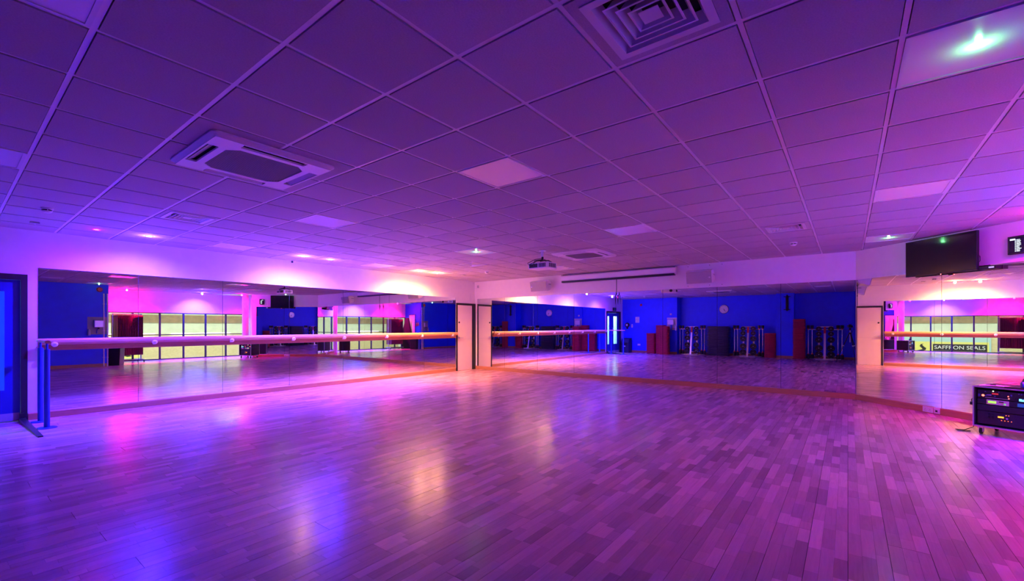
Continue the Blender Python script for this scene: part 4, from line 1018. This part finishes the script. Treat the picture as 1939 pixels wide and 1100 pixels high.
MB().box(-0.105, 0.105, -0.006, -0.001, -0.15, 0.15).build('sheet', mat('notice_paper', (0.8, 0.8, 0.8), 0.6), t)
for k in range(5): MB().box(-0.08, 0.02+0.06*((k*7) % 3)/2, -0.0075, -0.0061, 0.10-0.05*k, 0.112-0.05*k).build('text_line', GREYM, t)
t = rear_thing('soap_dispenser', 'black rounded dispenser on the blue rear wall above the bin', 'dispenser', 1188.5, 615.5, AR)
MB().lathe([(0.10, -0.001), (0.12, -0.03), (0.12, -0.08), (0.09, -0.11), (0.02, -0.115)], 22, axis='y').build('body', BLACK, t, smooth=40)
MB().box(-0.05, 0.05, -0.117, -0.110, -0.05, 0.06).build('window', CREAM, t, bevel=0.004)
MB().box(-0.03, 0.03, -0.09, -0.02, -0.20, -0.115).build('nozzle', BLACK, t, bevel=0.006)
t = rear_thing('light_switch', 'narrow white switch plate on the blue rear wall', 'switch', 1197, 617, AR)
MB().box(-0.04, 0.04, -0.010, -0.001, -0.085, 0.085).build('plate', WPL, t, bevel=0.002); MB().box(-0.012, 0.012, -0.016, -0.010, -0.02, 0.02).build('rocker', GREYM, t)
t = rear_thing('wall_socket', 'white power socket low on the blue rear wall', 'socket', 1210, 652.5, AR)
MB().box(-0.073, 0.073, -0.010, -0.001, -0.043, 0.043).build('plate', WPL, t, bevel=0.002)
for s in (-0.036, 0.036): MB().cbox((s, -0.011, 0), (0.012, 0.003, 0.014)).build('pin_hole', BLACK, t)
X, Y, _ = in_back(1186, 667, AR+0.28)
t = thing('swing_bin', 'tall dark blue waste bin with a sloping top by the double door', 'bin', (X, Y, 0), R(90))
NAVY = mat('navy_plastic', (0.012, 0.016, 0.06), 0.45)
MB().prism_x([(-0.20, 0.0), (-0.21, 0.52), (-0.12, 0.70), (0.20, 0.74), (0.19, 0.0)], -0.21, 0.21).build('body', NAVY, t, bevel=0.015)
MB().box(-0.15, 0.15, -0.225, -0.205, 0.40, 0.50).build('flap', BLACK, t, bevel=0.004); MB().box(-0.04, 0.06, -0.229, -0.224, 0.30, 0.35).build('sticker', WPL, t)
# dispenser board on the pillar
t = rear_thing('towel_dispenser', 'white towel dispenser on a grey board with a blue towel roll on the pillar', 'dispenser', 1272.5, 613, AR+0.1)
MB().box(-0.235, 0.235, -0.012, -0.001, -0.30, 0.30).build('board', mat('lilac_board', (0.50, 0.50, 0.58), 0.5), t)
MB().box(-0.235, 0.235, -0.02, -0.012, 0.26, 0.29).build('board_trim', WPL, t); MB().box(-0.235, 0.235, -0.02, -0.012, -0.24, -0.22).build('board_trim', REDP, t)
MB().box(-0.12, 0.18, -0.15, -0.013, -0.06, 0.20).build('cover', WPL, t, bevel=0.03)
MB().add([(-0.03, -0.09, -0.06), (0.04, -0.09, -0.06), (0.06, -0.10, -0.55), (0.0, -0.10, -0.62), (-0.03, -0.075, -0.06), (0.04, -0.075, -0.06), (0.06, -0.085, -0.55), (0.0, -0.085, -0.62)],
    [(0, 1, 2, 3), (7, 6, 5, 4), (0, 4, 5, 1), (1, 5, 6, 2), (2, 6, 7, 3), (3, 7, 4, 0)]).build('paper_tail', mat('blue_roll', (0.06, 0.14, 0.6), 0.7), t)
MB().lathe([(0.035, -0.33), (0.035, -0.15), (0.014, -0.12), (0.014, -0.08)], 14, (-0.20, -0.06, 0)).build('spray_bottle', WPL, t, smooth=40)
t = rear_thing('wall_sensor', 'small white square sensor above the towel dispenser', 'sensor', 1270.5, 595, AR+0.1)
MB().box(-0.04, 0.04, -0.03, -0.001, -0.04, 0.04).build('body', WPL, t, bevel=0.004); MB().box(-0.015, 0.015, -0.033, -0.030, -0.015, 0.015).build('lens', REDP, t)
t = rear_thing('bar_bracket', 'black steel bar bracket on the blue pillar', 'bracket', 1490.5, 574, AR+0.1)
for z in (-0.27, 0.27): MB().box(-0.12, 0.12, -0.05, -0.001, z-0.015, z+0.015).build('cross_arm', BLACK, t)
MB().box(-0.025, 0.025, -0.05, -0.01, -0.33, 0.35).build('upright', BLACK, t); MB().box(-0.05, 0.05, -0.01, -0.001, -0.3, 0.3).build('wall_plate', BLACK, t)
# exit sign above the double door
t = thing('exit_sign', 'small dark exit sign box above the blue double door', 'sign', (-0.15, WY, 2.21))
MB().box(-0.16, 0.16, -0.06, -0.001, -0.08, 0.08).build('box', BLACK, t, bevel=0.004); MB().box(-0.12, 0.12, -0.063, -0.060, -0.05, 0.05).build('face', mat('sign_green', (0.02, 0.20, 0.08), 0.4), t)
# ------------------------------------------------------------------ blue side wall (seen in the barre mirror)
def in_left(x, y, Y): a, b = ray(x); d = (2*YL-Y)/b; return a*d, Y, zz(y, d)
p = in_left(184, 616, YS)
t = thing('hand_dryer', 'steel hand dryer on a grey board fixed to the blue side wall', 'hand dryer', p, pi)
MB().box(-0.24, 0.24, -0.012, -0.001, -0.30, 0.28).build('board', mat('grey_board', (0.30, 0.30, 0.33), 0.5), t)
MB().box(-0.15, 0.11, -0.17, -0.012, -0.08, 0.18).build('cover', ALU, t, bevel=0.03); MB().lathe([(0.02, -0.08), (0.03, -0.12)], 14, (-0.02, -0.12, 0)).build('nozzle', BLACK, t)
MB().tube([(0.0, -0.1, -0.1), (0.03, -0.09, -0.2), (0.02, -0.05, -0.27)], 0.012, 8).build('cord', mat('cord_blue', (0.03, 0.05, 0.5), 0.5), t)
MB().lathe([(0.04, -0.33), (0.04, -0.16), (0.015, -0.12)], 14, (0.21, -0.06, 0)).build('spray_bottle', GREYM, t, smooth=40)
p = in_left(188.5, 549.5, YS)
t = thing('fire_sounder', 'round red alarm sounder at the top of the blue side wall', 'alarm', (p[0], YS, 2.58), pi)
MB().lathe([(0.075, -0.001), (0.075, -0.04), (0.06, -0.07), (0.01, -0.072)], 22, axis='y').build('body', REDP, t, smooth=40); MB().lathe([(0.082, 0), (0.082, -0.015)], 22, axis='y').build('base', REDP, t)
# mats and bags near the windows
t = thing('mat_rack', 'wheeled rail rack hung with dark red exercise mats before the windows', 'mat rack', (4.25, -2.55, 0), R(-8))
for s in (-0.42, 0.42):
    MB().tube([(s, 0, 0.09), (s, 0, 1.80)], 0.018, 10).build('upright', CHROME, t); MB().tube([(s, -0.28, 0.09), (s, 0.28, 0.09)], 0.02, 10).build('foot', GREYM, t)
    for y in (-0.26, 0.26): MB().lathe([(0.03, -0.012), (0.038, -0.008), (0.038, 0.008), (0.03, 0.012)], 14, (s, y, 0.038), 'x').build('castor', RUBBER, t)
MB().tube([(-0.42, 0, 0.09), (0.42, 0, 0.09)], 0.02, 10).build('base_bar', GREYM, t); MB().tube([(-0.45, 0, 1.80), (0.45, 0, 1.80)], 0.018, 10).build('hanging_rail', CHROME, t)
MAROON = mat('maroon_mat', (0.17, 0.015, 0.05), 0.7, noise=0.15, nscale=20)
mm = MB().box(-0.30, 0.30, -0.006, 0.006, -1.48, 0).mesh('exercise_mat', MAROON)
for k in range(24):
    x = -0.37+0.74*k/23
    q = link('exercise_mat', mm, None, (4.25+x*cos(R(-8)), -2.55+x*sin(R(-8)), 1.76), R(82)+random.uniform(-.015, .015))
    tag(q, 'dark red exercise mat hanging from the wheeled rail rack', 'exercise mat', 'hanging exercise mats')
t = thing('folded_bag', 'tall dark tapering equipment bag leaning by the white door', 'bag', (3.42, -2.45, 0), R(-75))
MB().add([(-0.36, -0.12, 0), (0.36, -0.12, 0), (0.36, 0.12, 0), (-0.36, 0.12, 0), (-0.30, -0.10, 1.0), (0.30, -0.10, 1.0), (0.30, 0.10, 1.0), (-0.30, 0.10, 1.0), (-0.14, -0.06, 1.85), (0.06, -0.06, 1.85), (0.06, 0.06, 1.85), (-0.14, 0.06, 1.85)],
    [(0, 3, 2, 1), (0, 1, 5, 4), (1, 2, 6, 5), (2, 3, 7, 6), (3, 0, 4, 7), (4, 5, 9, 8), (5, 6, 10, 9), (6, 7, 11, 10), (7, 4, 8, 11), (8, 9, 10, 11)]).build('body', mat('navy_canvas', (0.014, 0.014, 0.028), 0.8, noise=0.2, nscale=12), t, bevel=0.03)
MB().tube([(-0.05, -0.13, 0.5), (-0.05, -0.18, 0.7), (-0.05, -0.12, 0.9)], 0.012, 8).build('strap', BLACK, t)
t = thing('black_bin', 'low black bin at the corner of the blue side wall', 'bin', (3.72, -1.42, 0), R(-60))
MB().prism_x([(-0.16, 0.0), (-0.19, 0.70), (0.19, 0.70), (0.16, 0.0)], -0.19, 0.19).build('body', BLACK, t, bevel=0.01); MB().box(-0.20, 0.20, -0.20, 0.20, 0.70, 0.73).build('lid', BLACK, t, bevel=0.008)
